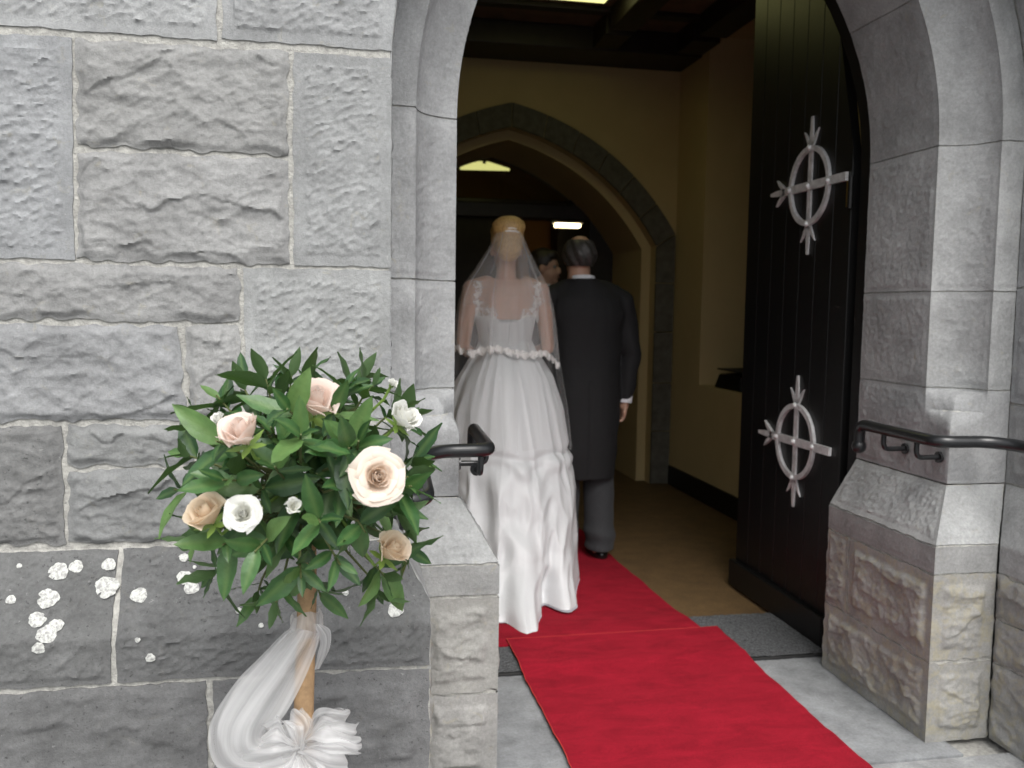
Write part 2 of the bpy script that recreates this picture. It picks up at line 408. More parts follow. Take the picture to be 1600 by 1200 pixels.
def path_loft(bot, top):
    B = np.array(bot, float); Tp = np.array(top, float)
    ln = np.r_[0, np.cumsum(np.linalg.norm(np.diff(B, axis=0), axis=1)+np.linalg.norm(np.diff(Tp, axis=0), axis=1))]; ln /= ln[-1]
    def P(S, T):
        b = np.stack([np.interp(S, ln, B[:, i]) for i in range(3)], -1); t = np.stack([np.interp(S, ln, Tp[:, i]) for i in range(3)], -1)
        return b*(1-T[..., None])+t*T[..., None]
    return P, tuple(ln[1:-1])
# ================================================================== masonry
WALL_Y, WPL_Y, SUR_Y, SPL_Y, REAR_Y = 2.24, 2.14, 2.556, 2.452, 3.08
RX, RXP = .12, .215                 # recess corner, upper wall and plinth (left); mirrored about MID
OX, OXP = .335, .44                 # opening, upper jamb and plinth (left)
MID = 1.13; ZS = 1.91; RAD = 1.08
ZT, ZB = .81, .635                  # surround plinth: top and foot of its splay
WT, WB = .775, .585                 # wall plinth: top and foot of its splay
CL = OX+RAD                         # centre of the left arc
def outline_x(z, o):                # left boundary of the arch at outward offset o
    z = np.asarray(z, float)
    q = np.clip((RAD+o)**2-np.clip(z-ZS, 0, None)**2, 0, None)
    return np.where(z <= ZS, OX-o, CL-np.sqrt(q))
def apex_z(o): return ZS+math.sqrt((RAD+o)**2-(CL-MID)**2)
LIGHT = (.258, .260, .254); PUN = (.272, .279, .280); DARK = (.115, .117, .117); DRESS = (.300, .306, .306); MOSSY = (.275, .272, .258)
wall = root('church_wall', (-1, WALL_Y, 0), 'grey limestone church wall of rough and punched blocks round the arched recess', 'wall')
# core behind the blocks, shows as the pale mortar of the joints
def arch_poly(o, z0=0, n=28, x_in=0):
    zl = [z0]+list(np.linspace(ZS, apex_z(o), n))
    L = [(float(outline_x(z, o))-x_in*0, z) for z in zl]
    L[-1] = (MID, apex_z(o))
    return L+[(2*MID-x, z) for x, z in L[-2::-1]]
def extruded(name, poly, y0, y1, mat, parent):
    bm = bmesh.new(); vs = [bm.verts.new((x, y0, z)) for x, z in poly]; f = bm.faces.new(vs)
    e = bmesh.ops.extrude_face_region(bm, geom=[f]); bmesh.ops.translate(bm, vec=(0, y1-y0, 0), verts=[v for v in e['geom'] if isinstance(v, bmesh.types.BMVert)])
    bmesh.ops.triangulate(bm, faces=bm.faces[:]); bmesh.ops.recalc_face_normals(bm, faces=bm.faces[:])
    V = [v.co[:] for v in bm.verts]; bm.verts.index_update(); F = [[v.index for v in f.verts] for f in bm.faces]; bm.free()
    return mesh(name, V, F, mat, parent, smooth=False)
op = arch_poly(.220)
extruded('mortar_core', [(-5, 0)]+op+[(5.5, 0), (5.5, 4.6), (-5, 4.6)], WALL_Y+.004, REAR_Y+.012, 'mortar', wall)
def bed(P, parent, nu=24, nv=24, sh=.005, name='mortar_bed'):
    S, T = np.meshgrid(np.linspace(0, 1, nu), np.linspace(0, 1, nv)); G = P(S, T)
    N = np.cross(np.gradient(G, axis=1), np.gradient(G, axis=0)); N /= np.linalg.norm(N, axis=2, keepdims=True)+1e-9
    return mesh(name, (G-N*sh).reshape(-1, 3), gridF(nv, nu), 'mortar', parent, angle=30)
def wstone(x0, x1, z0, z1, fin, col, x0t=None, x1t=None, step=.0045, mat='stone', margin=None, **k):
    x0t = x0 if x0t is None else x0t; x1t = x1 if x1t is None else x1t
    mg = (.024 if fin == 'punch' else 0) if margin is None else margin
    return stone(quad((x0, WALL_Y, z0), (x1, WALL_Y, z0), (x1t, WALL_Y, z1), (x0t, WALL_Y, z1)), wall, fin, col, step, mat=mat, margin=mg, **k)
def wstone_arch(x0, z0, z1, fin, col, step=.0045, o=.217, side=1):
    def P(S, T):
        z = z0+(z1-z0)*T; xr = outline_x(z, o); x = x0+(xr-x0)*S
        return np.stack([x, 0*x+WALL_Y, z], -1)
    def P2(S, T):
        q = P(1-S, T); q[..., 0] = 2*MID-q[..., 0]; return q
    return stone(P if side == 1 else P2, wall, fin, col, step, margin=.026, joint=(.006, .001, .006, .006) if side == 1 else (.001, .006, .006, .006))
# ---- blocks seen left of the doorway
wstone_arch(-.278, 1.965, 2.34, 'punch', PUN)
wstone(-.93, -.278, 1.962, 2.34, 'punch', PUN, step=.0045)
wstone(-1.12, -.600, 1.447, 1.956, 'punch', (.255, .263, .268), x1t=-.594)
wstone(-.600, -.118, 1.705, 1.956, 'rock', LIGHT, x0t=-.594, step=.0045)
wstone(-.604, -.118, 1.447, 1.705, 'rock', LIGHT, x0t=-.600, step=.0045)
wstone(-.118, RX-.001, 1.447, 1.956, 'punch', PUN, joint=(.006, .001, .005, .005))
wstone(-1.05, -.234, 1.308, 1.447, 'rock', LIGHT, step=.0045)
wstone(-.234, RX-.001, 1.072, 1.447, 'punch', PUN, joint=(.006, .001, .005, .005))
wstone(-1.15, -.358, 1.072, 1.308, 'rock', (.225, .23, .23), x1t=-.374, step=.0045)
wstone(-.358, -.234, 1.072, 1.308, 'rock', LIGHT, x0t=-.374, step=.0045)
wstone(-1.10, -.635, .779, 1.072, 'rock', (.185, .187, .187), step=.0045, mat='stone_dark')
wstone(-.635, -.345, .964, 1.072, 'rock', (.20, .205, .205), step=.0045)
wstone(-.635, -.300, .779, .964, 'rock', (.20, .205, .205), step=.0045)
wstone(-.345, RX-.001, .964, 1.072, 'rock', LIGHT, step=.006)
wstone(-.300, RX-.001, .779, .964, 'punch', (.23, .235, .235), step=.007)
# ---- further blocks beyond, coarser
def fill(x0, x1, z0, z1, step=.022):
    x = x0
    while x < x1-.05:
        Lg = min(rng.uniform(.34, .72), x1-x)
        if x1-x-Lg < .2: Lg = x1-x
        f = rng.choice(['rock', 'rock', 'punch']); wstone(x, x+Lg, z0, z1, f, LIGHT if f == 'rock' else PUN, step=step); x += Lg
for xs, z0, z1 in ((-.93, 1.962, 2.34), (-1.12, 1.447, 1.956), (-1.05, 1.308, 1.447), (-1.15, 1.072, 1.308), (-1.10, .779, 1.072)):
    fill(-3.4, xs, z0, z1)
fill(-3.4, -.30, 2.34, 2.62); fill(-3.4, -.10, 2.62, 2.98); fill(-3.4, 0, 2.98, 3.3)
wstone_arch(-.30, 2.34, 2.62, 'punch', PUN, .014); wstone_arch(-.10, 2.62, 2.92, 'punch', PUN, .016)
XR = 2*MID-RX
for z0, z1 in ((.779, 1.072), (1.072, 1.447), (1.447, 1.956)): fill(XR+.001, 4.4, z0, z1)
for z0, z1 in ((1.965, 2.34), (2.34, 2.62), (2.62, 2.92)): wstone_arch(-.25, z0, z1, 'punch', PUN, .016, side=-1); fill(2*MID+.25, 4.4, z0, z1)
fill(0, 2.26, 3.2, 3.55)
fill(2.26, 4.4, 2.98, 3.3)
# ---- returns of the recess
def mir(P):
    def Q(S, T):
        q = P(1-S, T); q[..., 0] = 2*MID-q[..., 0]; return q
    return Q
for sd_ in (1, -1):
    for z0, z1 in ((ZT, 1.072), (1.072, 1.447), (1.447, ZS)):
        P = quad((RX, WALL_Y+.001, z0), (RX, SUR_Y, z0), (RX, SUR_Y, z1), (RX, WALL_Y+.001, z1))
        stone(P if sd_ == 1 else mir(P), wall, 'punch', PUN, .010, margin=.02, joint=(.001, .002, .005, .005) if sd_ == 1 else (.002, .001, .005, .005))
    for t0, t1 in ((0, .33), (.33, .66), (.66, 1)):
        def P(S, T, t0=t0, t1=t1):
            o = .215; tha = math.acos(-(CL-MID)/(RAD+o)); th = math.pi+(t0+(t1-t0)*T)*(tha-math.pi)
            return np.stack([CL+(RAD+o)*np.cos(th), WALL_Y+.001+S*(SUR_Y-WALL_Y-.001), ZS+(RAD+o)*np.sin(th)], -1)
        stone(P if sd_ == 1 else mir(P), wall, 'punch', PUN, .014, margin=.02)
# ---- wall plinth with its sloping top
def fr_y(z): return np.interp(z, [0, WB, WT], [WPL_Y, WPL_Y, WALL_Y])
def rt_x(z): return np.interp(z, [0, ZB, ZT], [RXP, RXP, RX])
def plinth_patch(x0, x1, z0, z1, hip=False):
    zz = sorted({z0, z1, *[q for q in (WB, WT) if z0 < q < z1]}); ln = [0]
    for a, b in zip(zz, zz[1:]): ln.append(ln[-1]+math.hypot(b-a, float(fr_y(b)-fr_y(a))))
    ln = np.array(ln)/ln[-1]
    def P(S, T):
        z = np.interp(T, ln, zz); xr = rt_x(z)-.0005 if hip else x1
        x = x0+(xr-x0)*S; return np.stack([x, fr_y(z), z], -1)
    return P
PJ = (.006, .0005, .005, .005)
bed(plinth_patch(-3.6, 0, .0, WT, True), wall, 40, 40)
for a in ((-.515, 0, .475, WT, True), (-1.30, -.515, .475, WT, False), (-2.1, -1.3, .475, WT, False), (-3.4, -2.1, .475, WT, False)):
    stone(plinth_patch(*a), wall, 'punch', (.128, .130, .129), .005 if a[0] > -1.5 else .02, joint=PJ if a[4] else (.006,)*4, mat='stone_dark', margin=.012, relief=1.0)
for x0, x1, z0, z1, hip in ((-.307, 0, .2, .475, True), (-1.2, -.307, .2, .475, False), (-2.2, -1.2, .2, .475, False), (-3.4, -2.2, .2, .475, False), (-.1, 0, 0, .2, True), (-1.0, -.1, 0, .2, False), (-2.0, -1.0, 0, .2, False), (-3.4, -2.0, 0, .2, False)):
    stone(plinth_patch(x0, x1, z0, z1, hip), wall, 'rock', (.142, .143, .142), .007 if x0 > -1.3 else .02, joint=PJ if hip else (.006,)*4, mat='stone_dark', margin=.03 if hip else 0, relief=.75)
bed(mir(plinth_patch(-2.2, 0, 0, WT, True)), wall, 20, 20)
for x0, hip in ((-.45, True), (-1.2, False), (-2.1, False)):
    x1 = 0 if hip else (-.45 if x0 == -1.2 else -1.2)
    for z0, z1 in ((0, .26), (.26, .475), (.475, WT)):
        stone(mir(plinth_patch(x0, x1, z0, z1, hip)), wall, 'rock' if z1 < .5 else 'punch', MOSSY if z1 < .5 else DRESS, .014, joint=(.0005, .006, .005, .005) if hip else (.006,)*4, mat='stone_moss', margin=.02)
# plinth along the returns
def ret_patch(z0, z1):
    zz = sorted({z0, z1, *[q for q in (ZB, ZT) if z0 < q < z1]}); ln = [0]
    for a, b in zip(zz, zz[1:]): ln.append(ln[-1]+math.hypot(b-a, float(rt_x(b)-rt_x(a))))
    ln = np.array(ln)/ln[-1]
    def P(S, T):
        z = np.interp(T, ln, zz); ya = fr_y(z)+.004; yb = np.interp(z, [0, ZB, ZT], [SPL_Y, SPL_Y, SUR_Y])
        return np.stack([rt_x(z), ya+(yb-ya)*S, z], -1)
    return P
for sd_ in (1, -1):
    mm_ = (lambda P: P) if sd_ == 1 else mir
    bed(mm_(ret_patch(0, ZT)), wall)
    for z0, z1, fin in ((0, .26, 'rock'), (.26, .40, 'rock'), (.40, .545, 'rock'), (.545, ZT, 'fine')):
        stone(mm_(ret_patch(z0, z1)), wall, fin, (.27, .27, .26) if fin == 'rock' else DRESS, .007, mat='stone_moss' if fin == 'rock' else 'stone', joint=(.001, .004, .004, .004) if sd_ == 1 else (.004, .001, .004, .004), relief=.8, margin=.0)
# ---- lichen on the plinth, small raised crusts
def front_pt(x, z): return np.array([x, float(fr_y(z)), z])
LICH = [(17, 937, 7), (75, 935, 15), (91, 893, 14), (119, 885, 10), (170, 882, 10), (167, 917, 17), (217, 930, 12), (287, 871, 7), (288, 902, 11), (299, 918, 11), (58, 968, 12), (73, 991, 14), (88, 977, 10), (60, 1013, 9), (235, 1028, 7), (618, 953, 12), (540, 926, 5), (304, 886, 3), (373, 954, 5), (408, 977, 4), (30, 884, 4), (215, 1000, 4)]
def pix_ray(x, y): return cf+cr*(x-800)/1402.8-cu*(y-600)/1402.8
for (px, py, pr) in LICH:
    d = pix_ray(px, py)
    z = .7
    for it in range(25):
        yv = float(fr_y(z))-.0065; t = yv/d[1]; z = CAM_H+d[2]*t
    c = d*t+np.array([0, 0, CAM_H]); dy = (fr_y(z+.01)-fr_y(z-.01))/.02
    up = np.array([0, float(dy), 1.]); up /= np.linalg.norm(up); n = np.cross([1., 0, 0], up); r0 = pr/1402.8*2.2
    na = 26; Vv = [c+n*.0015]; ph = rng.uniform(0, 6)
    for ring, hh in ((.62, .0012), (1, .0)):
        for i in range(na):
            a = 2*math.pi*i/na; rr = r0*ring*(1+.07*math.sin(3*a+ph)+.04*math.sin(7*a+2*ph)+rng.uniform(-.04, .04)*ring)
            Vv.append(c+np.array([1., 0, 0])*math.cos(a)*rr+up*math.sin(a)*rr*.92+n*hh)
    Ff = [(0, 1+i, 1+(i+1) % na) for i in range(na)]+[(1+i, 1+na+i, 1+na+(i+1) % na, 1+(i+1) % na) for i in range(na)]
    mesh('lichen_patch', Vv, Ff, 'lichen', wall, angle=60)
# ================================================================== the recessed doorway surround
sur = root('door_surround', (MID, SUR_Y, 0), 'pale dressed stone doorway arch with hollow moulding and sloping plinth', 'doorway')
CAV = .13
def profile(S, wcav):               # S 0..1 from the recess corner round to the rear of the reveal
    seg = np.array([0, .17, .47, 1.0])
    t1 = np.clip(S/.17, 0, 1); t2 = np.clip((S-.17)/.30, 0, 1); t3 = np.clip((S-.47)/.53, 0, 1)
    o = .215-(.215-CAV)*t1; y = SUR_Y+0*S
    a = t2*math.pi/2
    oc = CAV*np.cos(a); yc = CAV*np.sin(a)            # cavetto, hollowed about the lost corner
    osq = CAV*np.clip(1-2*t2, 0, 1); ysq = CAV*np.clip(2*t2-1, 0, 1)
    hol_o = CAV-CAV*np.sin(a)*0-0
    # hollow: centre at the corner (o=0,y=0)
    ho = CAV*np.cos(a); hy = CAV*np.sin(a)
    o2 = wcav*ho+(1-wcav)*osq; y2 = wcav*hy+(1-wcav)*ysq
    o = np.where(S <= .17, o, o2); y = y+np.where(S <= .17, 0, y2)
    y = np.where(S > .47, SUR_Y+CAV+(REAR_Y-SUR_Y-CAV)*t3, y)
    return o, y
def ease(t): t = np.clip(t, 0, 1); return 1-np.sqrt(1-t*t)
def jamb_patch(z0, z1):
    def P(S, T):
        z = z0+(z1-z0)*T
        wc = .45*ease((z-.985)/.055)+.55*ease((z-1.045)/.062)
        o, y = profile(S, wc); return np.stack([OX-o, y, z], -1)
    return P
def arc_patch(t0, t1):
    def P(S, T):
        o, y = profile(S, 1.0)
        tha = np.arccos(-(CL-MID)/(RAD+o)); th = math.pi+(t0+(t1-t0)*T)*(tha-math.pi)
        return np.stack([CL+(RAD+o)*np.cos(th), y, ZS+(RAD+o)*np.sin(th)], -1)
    return P
for sd_ in (1, -1):
    mm_ = (lambda P: P) if sd_ == 1 else mir
    jj = (.003, .003, .0022, .0022)
    cz = (.17, .47) if sd_ == 1 else (.53, .83)
    bed(mm_(jamb_patch(ZT, ZS)), sur, 60, 60); bed(mm_(arc_patch(0, 1)), sur, 60, 60)
    for z0, z1 in ((ZT, 1.115), (1.115, 1.435), (1.435, ZS)):
        stone(mm_(jamb_patch(z0, z1)), sur, 'fine', DRESS, .006, joint=jj, creases=cz, relief=1.4, depth=.02)
    for t0, t1 in ((0, .34), (.34, .67), (.67, 1)):
        stone(mm_(arc_patch(t0, t1)), sur, 'fine', DRESS, .007 if t0 == 0 else .014, joint=jj, creases=cz, relief=1.4, depth=.02)
    # plinth of the surround
    def ring(z):
        k = float(np.interp(z, [0, ZB, ZT], [0, 0, 1])); e = k*.105
        xo = float(np.interp(z, [0, ZB, ZT], [RXP, RXP, RX]))
        return [(xo, SPL_Y+k*(SUR_Y-SPL_Y), z), (OXP-e, SPL_Y+k*(SUR_Y-SPL_Y), z), (OXP-e, REAR_Y, z)]
    def ps(z0, z1, fin, col, margin, mat, ya=None, part=0, relief=.8):
        b, t = ring(z0), ring(z1)
        if ya:
            if part == 0: b = b[:2]+[(b[2][0], ya, z0)]; t = t[:2]+[(t[2][0], ya, z1)]
            else: b = [(b[2][0], ya, z0), b[2]]; t = [(t[2][0], ya, z1), t[2]]
        P, cr_ = path_loft(b, t)
        if sd_ == -1: cr_ = tuple(1-c for c in cr_)
        stone(mm_(P), sur, fin, col, .0055, joint=(.004,)*4, creases=cr_, margin=margin, mat=mat, relief=relief)
    bp, _ = path_loft(ring(0), ring(ZB)); bed(mm_(bp), sur, 50, 10)
    bp, _ = path_loft(ring(ZB), ring(ZT)); bed(mm_(bp), sur, 50, 10)
    pm = 'stone' if sd_ == 1 else 'stone_moss'
    ps(ZB, ZT, 'punch', DRESS, .022, 'stone', relief=.8)
    ps(.545, ZB, 'fine', (.265, .268, .266), 0, 'stone')
    ps(.262, .545, 'rock', MOSSY, .030, pm, 2.93, 0, .95); ps(.262, .545, 'rock', MOSSY, .012, pm, 2.93, 1, .9)
    ps(.0, .262, 'rock', MOSSY, .030, pm, relief=.95)
# ================================================================== ground outside
gnd = mesh('ground', [(-150, -150, -.06), (150, -150, -.06), (150, 3, -.06), (-150, 3, -.06)], [(0, 1, 2, 3)], 'tarmac', None, False); tag(gnd, 'grey tarmac ground', None, None, 'structure')
pav = mesh('paving', [(-3.5, -3.5, -.02), (5.5, -3.5, -.02), (5.5, 3.4, -.02), (-3.5, 3.4, -.02)], [(0, 1, 2, 3)], 'mortar', None, False); tag(pav, None, None, None, 'structure')
def slab(x0, x1, y0, y1, col=(.27, .28, .285), step=.02):
    P = quad((x0, y0, 0), (x1, y0, 0), (x1, y1, 0), (x0, y1, 0))
    o = stone(P, pav, 'fine', col, step, joint=(.005,)*4, mat='flag', relief=.8, name='paving_slab', depth=.05); return o
slab(.38, 1.90, 2.365, 3.20, step=.012)
x = -3.3
for i, wx in enumerate((.9, .8, .95, .85, .9, 1.0, .9, .85, .9)):
    slab(x, x+wx, 1.70, 2.36, (.31, .318, .322), .02 if 0 < x < 2 else .05); y = 1.70
    for wy in (.66, .7, .66, .75, .7, .7, .7): slab(x, x+wx, y-wy, y, (.27, .28, .285), .08); y -= wy
    x += wx
# ================================================================== porch shell (setting)
PX0, PX1, BACK_Y, CEIL = -.30, 2.56, 6.70, 3.352
fl = mesh('porch_floor', [(PX0-.3, REAR_Y+.01, -.006), (PX1+.6, REAR_Y+.01, -.006), (PX1+.6, BACK_Y+1.2, -.006), (PX0-.3, BACK_Y+1.2, -.006)], [(0, 1, 2, 3)], 'tan_floor', None, False); tag(fl, None, None, None, 'structure')
fw = extruded('porch_wall_front', [(PX0-.3, 0)]+arch_poly(.10)+[(PX1+.6, 0), (PX1+.6, CEIL+.1), (PX0-.3, CEIL+.1)], REAR_Y+.015, REAR_Y+.06, 'cream', None); tag(fw, None, None, None, 'structure')
lw = boxo('porch_wall_left', PX0-.3, PX0, REAR_Y+.06, BACK_Y, 0, CEIL+.1, 'cream'); tag(lw, None, None, None, 'structure')
# right wall with a window recess
WY0, WY1, WZ0, WZ1 = 4.85, 6.15, .83, 3.30
V = []; F = []
for b_ in ((REAR_Y+.06, WY0, 0, CEIL+.1), (WY1, BACK_Y, 0, CEIL+.1), (WY0, WY1, 0, WZ0), (WY0, WY1, WZ1, CEIL+.1)):
    box(V, F, PX1, PX1+.45, b_[0], b_[1], b_[2], b_[3])
rw = mesh('porch_wall_right', V, F, 'cream', None, False); tag(rw, None, None, None, 'structure')
win = root('window', (PX1+.36, (WY0+WY1)/2, WZ0), 'dim leaded window set in the deep cream recess of the porch side wall', 'window')
for (a, b, c, d) in ((WY0, WY1, WZ0, WZ0+.05), (WY0, WY1, WZ1-.05, WZ1), (WY0, WY0+.05, WZ0+.05, WZ1-.05), (WY1-.05, WY1, WZ0+.05, WZ1-.05), (5.475, 5.525, WZ0+.05, WZ1-.05)):
    boxo('frame', PX1+.34, PX1+.39, a, b, c, d, 'timber', win)
for y0, y1 in ((WY0+.05, 5.475), (5.525, WY1-.05)):
    for i in range(4):
        z0 = WZ0+.05+i*(WZ1-WZ0-.1)/4; boxo('pane', PX1+.362, PX1+.366, y0, y1, z0+.004, z0+(WZ1-WZ0-.1)/4-.004, 'glass', win)
sk = root('skirting_board', (PX1, 5, 0), 'black painted skirting along the foot of the cream porch wall', 'skirting')
boxo('board', PX1-.02, PX1-.001, 4.2, BACK_Y-.02, 0, .15, 'black', sk, .004)
# ceiling
ce = boxo('porch_ceiling', PX0-.3, PX1+.5, REAR_Y, BACK_Y+.2, CEIL, CEIL+.1, 'panel'); tag(ce, None, None, None, 'structure')
for (x0, x1, y0, y1, z0) in ((PX0, PX1, 6.28, BACK_Y-.003, 3.19), (PX0, PX1, 5.86, 5.95, 3.315), (PX0, PX1, 4.3, 4.5, 3.21), (PX0, PX1, 3.15, 3.4, 3.21)):
    boxo('ceiling_beam', x0, x1, y0, y1, z0, CEIL-.002, 'timber', ce, .008)
for x0, x1 in ((1.74, 1.92), (2.36, PX1-.004), (.62, .78), (PX0+.004, -.1)):
    for y0, y1 in ((5.952, 6.278), (4.502, 5.858), (3.402, 4.298)):
        boxo('ceiling_beam', x0, x1, y0, y1, 3.20, CEIL-.002, 'timber', ce, .008)
cl = root('ceiling_light', (1.3, 5.1, CEIL), 'flat yellow-green lit panel between the dark ceiling beams', 'ceiling light')
boxo('diffuser', .98, 1.64, 4.66, 5.66, 3.295, 3.32, 'lamp_green', cl, .008); boxo('housing', .95, 1.67, 4.63, 5.69, 3.321, CEIL-.002, 'panel', cl)
# back wall with the inner arch
IAX = 1.245
def inner_arch(half, zsp, zap, n=20):
    a = np.array([IAX+half, zsp]); b = np.array([IAX, zap]); d = b-a; L = np.linalg.norm(d); nn = np.array([-d[1], d[0]])/L
    if nn[1] < 0: nn = -nn
    r = []
    for t in np.linspace(0, 1, n):
        r.append(a+d*t+nn*4*.105*L*t*(1-t))
    return r                                                     # right spring -> apex
def inner_poly(half, zsp, zap):
    r = inner_arch(half, zsp, zap); left = [(2*IAX-x, z) for x, z in r]
    return [(2*IAX-(IAX+half), 0)]+[(float(x), float(z)) for x, z in left]+[(float(x), float(z)) for x, z in r[-2::-1]]+[(IAX+half, 0)]
IN1 = (1.153, 1.865, 2.713); IN0 = (1.080, 1.845, 2.640); OUT = (1.302, 1.955, 2.885)
bw = extruded('porch_wall_back', [(PX0-.3, 0)]+inner_poly(*IN1)+[(PX1+.5, 0), (PX1+.5, CEIL+.1), (PX0-.3, CEIL+.1)], BACK_Y, BACK_Y+.12, 'cream', None); tag(bw, None, None, None, 'structure')
bw2 = extruded('porch_wall_reveal', [(PX0-.3, 0)]+inner_poly(*IN0)+[(PX1+.5, 0), (PX1+.5, CEIL+.1), (PX0-.3, CEIL+.1)], BACK_Y+.121, BACK_Y+1.0, 'cream', None); tag(bw2, None, None, None, 'structure')
ia = root('inner_arch', (IAX, BACK_Y, 0), 'dark stone pointed arch band on the cream back wall of the porch', 'arch')
ra = inner_arch(*IN1, n=49); rb = inner_arch(*OUT, n=49)
def vous(pin, pout, flip):
    V = []; n = len(pin)
    for y in (BACK_Y-.028, BACK_Y-.001):
        for q in (pin, pout):
            for (x_, z_) in q: V.append((2*IAX-x_ if flip else x_, y, z_))
    F = []
    for i in range(n-1):
        F += [(i, i+1, n+i+1, n+i), (2*n+i, 3*n+i, 3*n+i+1, 2*n+i+1), (i, 2*n+i, 2*n+i+1, i+1), (n+i, n+i+1, 3*n+i+1, 3*n+i)]
    F += [(0, n, 3*n, 2*n), (n-1, 3*n-1, 4*n-1, 2*n-1)]
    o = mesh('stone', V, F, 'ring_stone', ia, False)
    bm = bmesh.new(); bm.from_mesh(o.data); bmesh.ops.recalc_face_normals(bm, faces=bm.faces[:]); bm.to_mesh(o.data); bm.free()
def shrink(p, q, k=.006):
    return p, q
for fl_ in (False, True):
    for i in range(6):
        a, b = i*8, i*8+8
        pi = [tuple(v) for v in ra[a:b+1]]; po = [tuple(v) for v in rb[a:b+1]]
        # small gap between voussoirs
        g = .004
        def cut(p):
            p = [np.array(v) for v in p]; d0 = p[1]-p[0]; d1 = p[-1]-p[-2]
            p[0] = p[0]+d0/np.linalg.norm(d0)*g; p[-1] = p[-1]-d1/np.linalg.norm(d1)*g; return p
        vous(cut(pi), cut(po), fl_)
    zc = [0, .42, .80, 1.2, 1.58, IN1[1]-.004]
    for z0, z1 in zip(zc, zc[1:]):
        zt0, zt1 = z0+.004, z1-.004
        last = z1 == zc[-1]
        vous([np.array((IAX+IN1[0], zt0)), np.array((IAX+IN1[0], zt1))], [np.array((IAX+OUT[0], zt0)), np.array((IAX+OUT[0], OUT[1]-.006 if last else zt1))], fl_)
# screen at the back of the inner arch
SY = BACK_Y+.92
scn = root('inner_screen', (IAX, SY, 0), 'dark timber screen with fanlight and open doors inside the inner arch', 'screen')
boxo('transom', IAX-1.079, IAX+1.079, SY-.05, SY+.05, 2.135, 2.26, 'timber', scn, .01)
for x0, x1 in ((IAX-1.079, IAX-.98), (IAX+.86, IAX+1.079)): boxo('post', x0, x1, SY-.045, SY+.045, 0, 2.133, 'timber', scn, .008)
boxo('mullion', IAX-.75, IAX-.69, SY-.04, SY+.04, 2.262, 2.45, 'timber', scn, .006)
boxo('mullion', IAX+.69, IAX+.75, SY-.04, SY+.04, 2.262, 2.42, 'timber', scn, .006)
pg = inner_arch(IN0[0]-.004, IN0[1], IN0[2]-.004); pgp = [(x_, z_) for x_, z_ in pg if z_ > 2.262]
gp = [(2*IAX-x_, z_) for x_, z_ in pgp]+[(float(x_), float(z_)) for x_, z_ in pgp[-2::-1]]
extruded('fanlight_pane', gp, SY-.003, SY+.003, 'fan_glass', scn)
boxo('door_leaf', IAX+1.02, IAX+1.06, SY+.05, SY+.85, .01, 2.05, 'timber', scn, .006)
boxo('door_leaf', IAX-.97, IAX-.93, SY+.05, SY+.85, .01, 2.05, 'timber', scn, .006)
# lobby beyond the screen
LY = 10.6
V = []; F = []; box(V, F, -.8, 5.0, LY, LY+.1, 0, 3.6); lo = mesh('lobby_wall', V, F, 'nave', None, False); tag(lo, None, None, None, 'structure')
V = []; F = []; box(V, F, -.9, -.8, SY+.08, LY, 0, 3.6); box(V, F, 5.0, 5.1, SY+.08, LY, 0, 3.6); box(V, F, PX1+.5, 5.1, SY-.1, SY+.08, 0, 3.6); box(V, F, -.9, PX0-.3, SY-.1, SY+.08, 0, 3.6)
lo2 = mesh('lobby_wall_sides', V, F, 'timber', None, False); tag(lo2, None, None, None, 'structure')
lf = boxo('lobby_floor', -.9, 5.1, BACK_Y+1.2, LY, -.1, -.006, 'tan_floor'); tag(lf, None, None, None, 'structure')
lc = boxo('lobby_ceiling', -.9, 5.1, SY-.1, LY+.1, 3.3, 3.4, 'timber'); tag(lc, None, None, None, 'structure')
lg = boxo('gallery_soffit', -.8, 5.0, 9.75, LY-.003, 2.42, 2.56, 'timber'); tag(lg, None, None, None, 'structure')
pi_ = boxo('lobby_pillar', 2.42, 2.80, 10.05, 10.35, 0, 2.415, 'timber', None, .01); tag(pi_, None, None, None, 'structure')
f1 = root('fluorescent_light', (2.3, 9.4, 2.3), 'bright warm strip light under the gallery beyond the inner doors', 'strip light')
ob_ = boxo('tube', 2.17, 2.44, 9.10, 9.19, 2.215, 2.255, 'lamp_warm', f1, .014); ob_ = boxo('housing', 2.15, 2.46, 9.08, 9.21, 2.257, 2.285, 'shirt', f1)
boxo('bracket', 2.29, 2.32, 9.13, 9.16, 2.285, 3.3, 'timber', f1)
pt_ = boxo('added_dark_panel', -.5, 1.86, 9.9, 10.0, 0, 2.415, 'timber', None, .01); tag(pt_, None, None, None, 'structure')  # dark panel added over the amber wall so this side reads dark
f2 = root('reflection_panel', (1.45, 9.2, 2.8), 'tilted yellow glowing panel behind the fanlight imitating a lamp reflection in its glass', 'ceiling light')  # added glowing panel in place of the ceiling light mirrored in the fanlight
V = [(1.16, 9.0, 2.735), (1.66, 9.0, 2.745), (1.50, 9.35, 2.86), (1.36, 9.35, 2.86), (1.16, 9.0, 2.76), (1.66, 9.0, 2.77), (1.50, 9.35, 2.885), (1.36, 9.35, 2.885)]
mesh('diffuser', V, [(0, 3, 2, 1), (4, 5, 6, 7), (0, 1, 5, 4), (1, 2, 6, 5), (2, 3, 7, 6), (3, 0, 4, 7)], 'lamp_green', f2, False); boxo('bracket', 1.42, 1.45, 9.2, 9.23, 2.84, 3.3, 'timber', f2)  # made-up panel and hanger, glow borrowed from the ceiling light
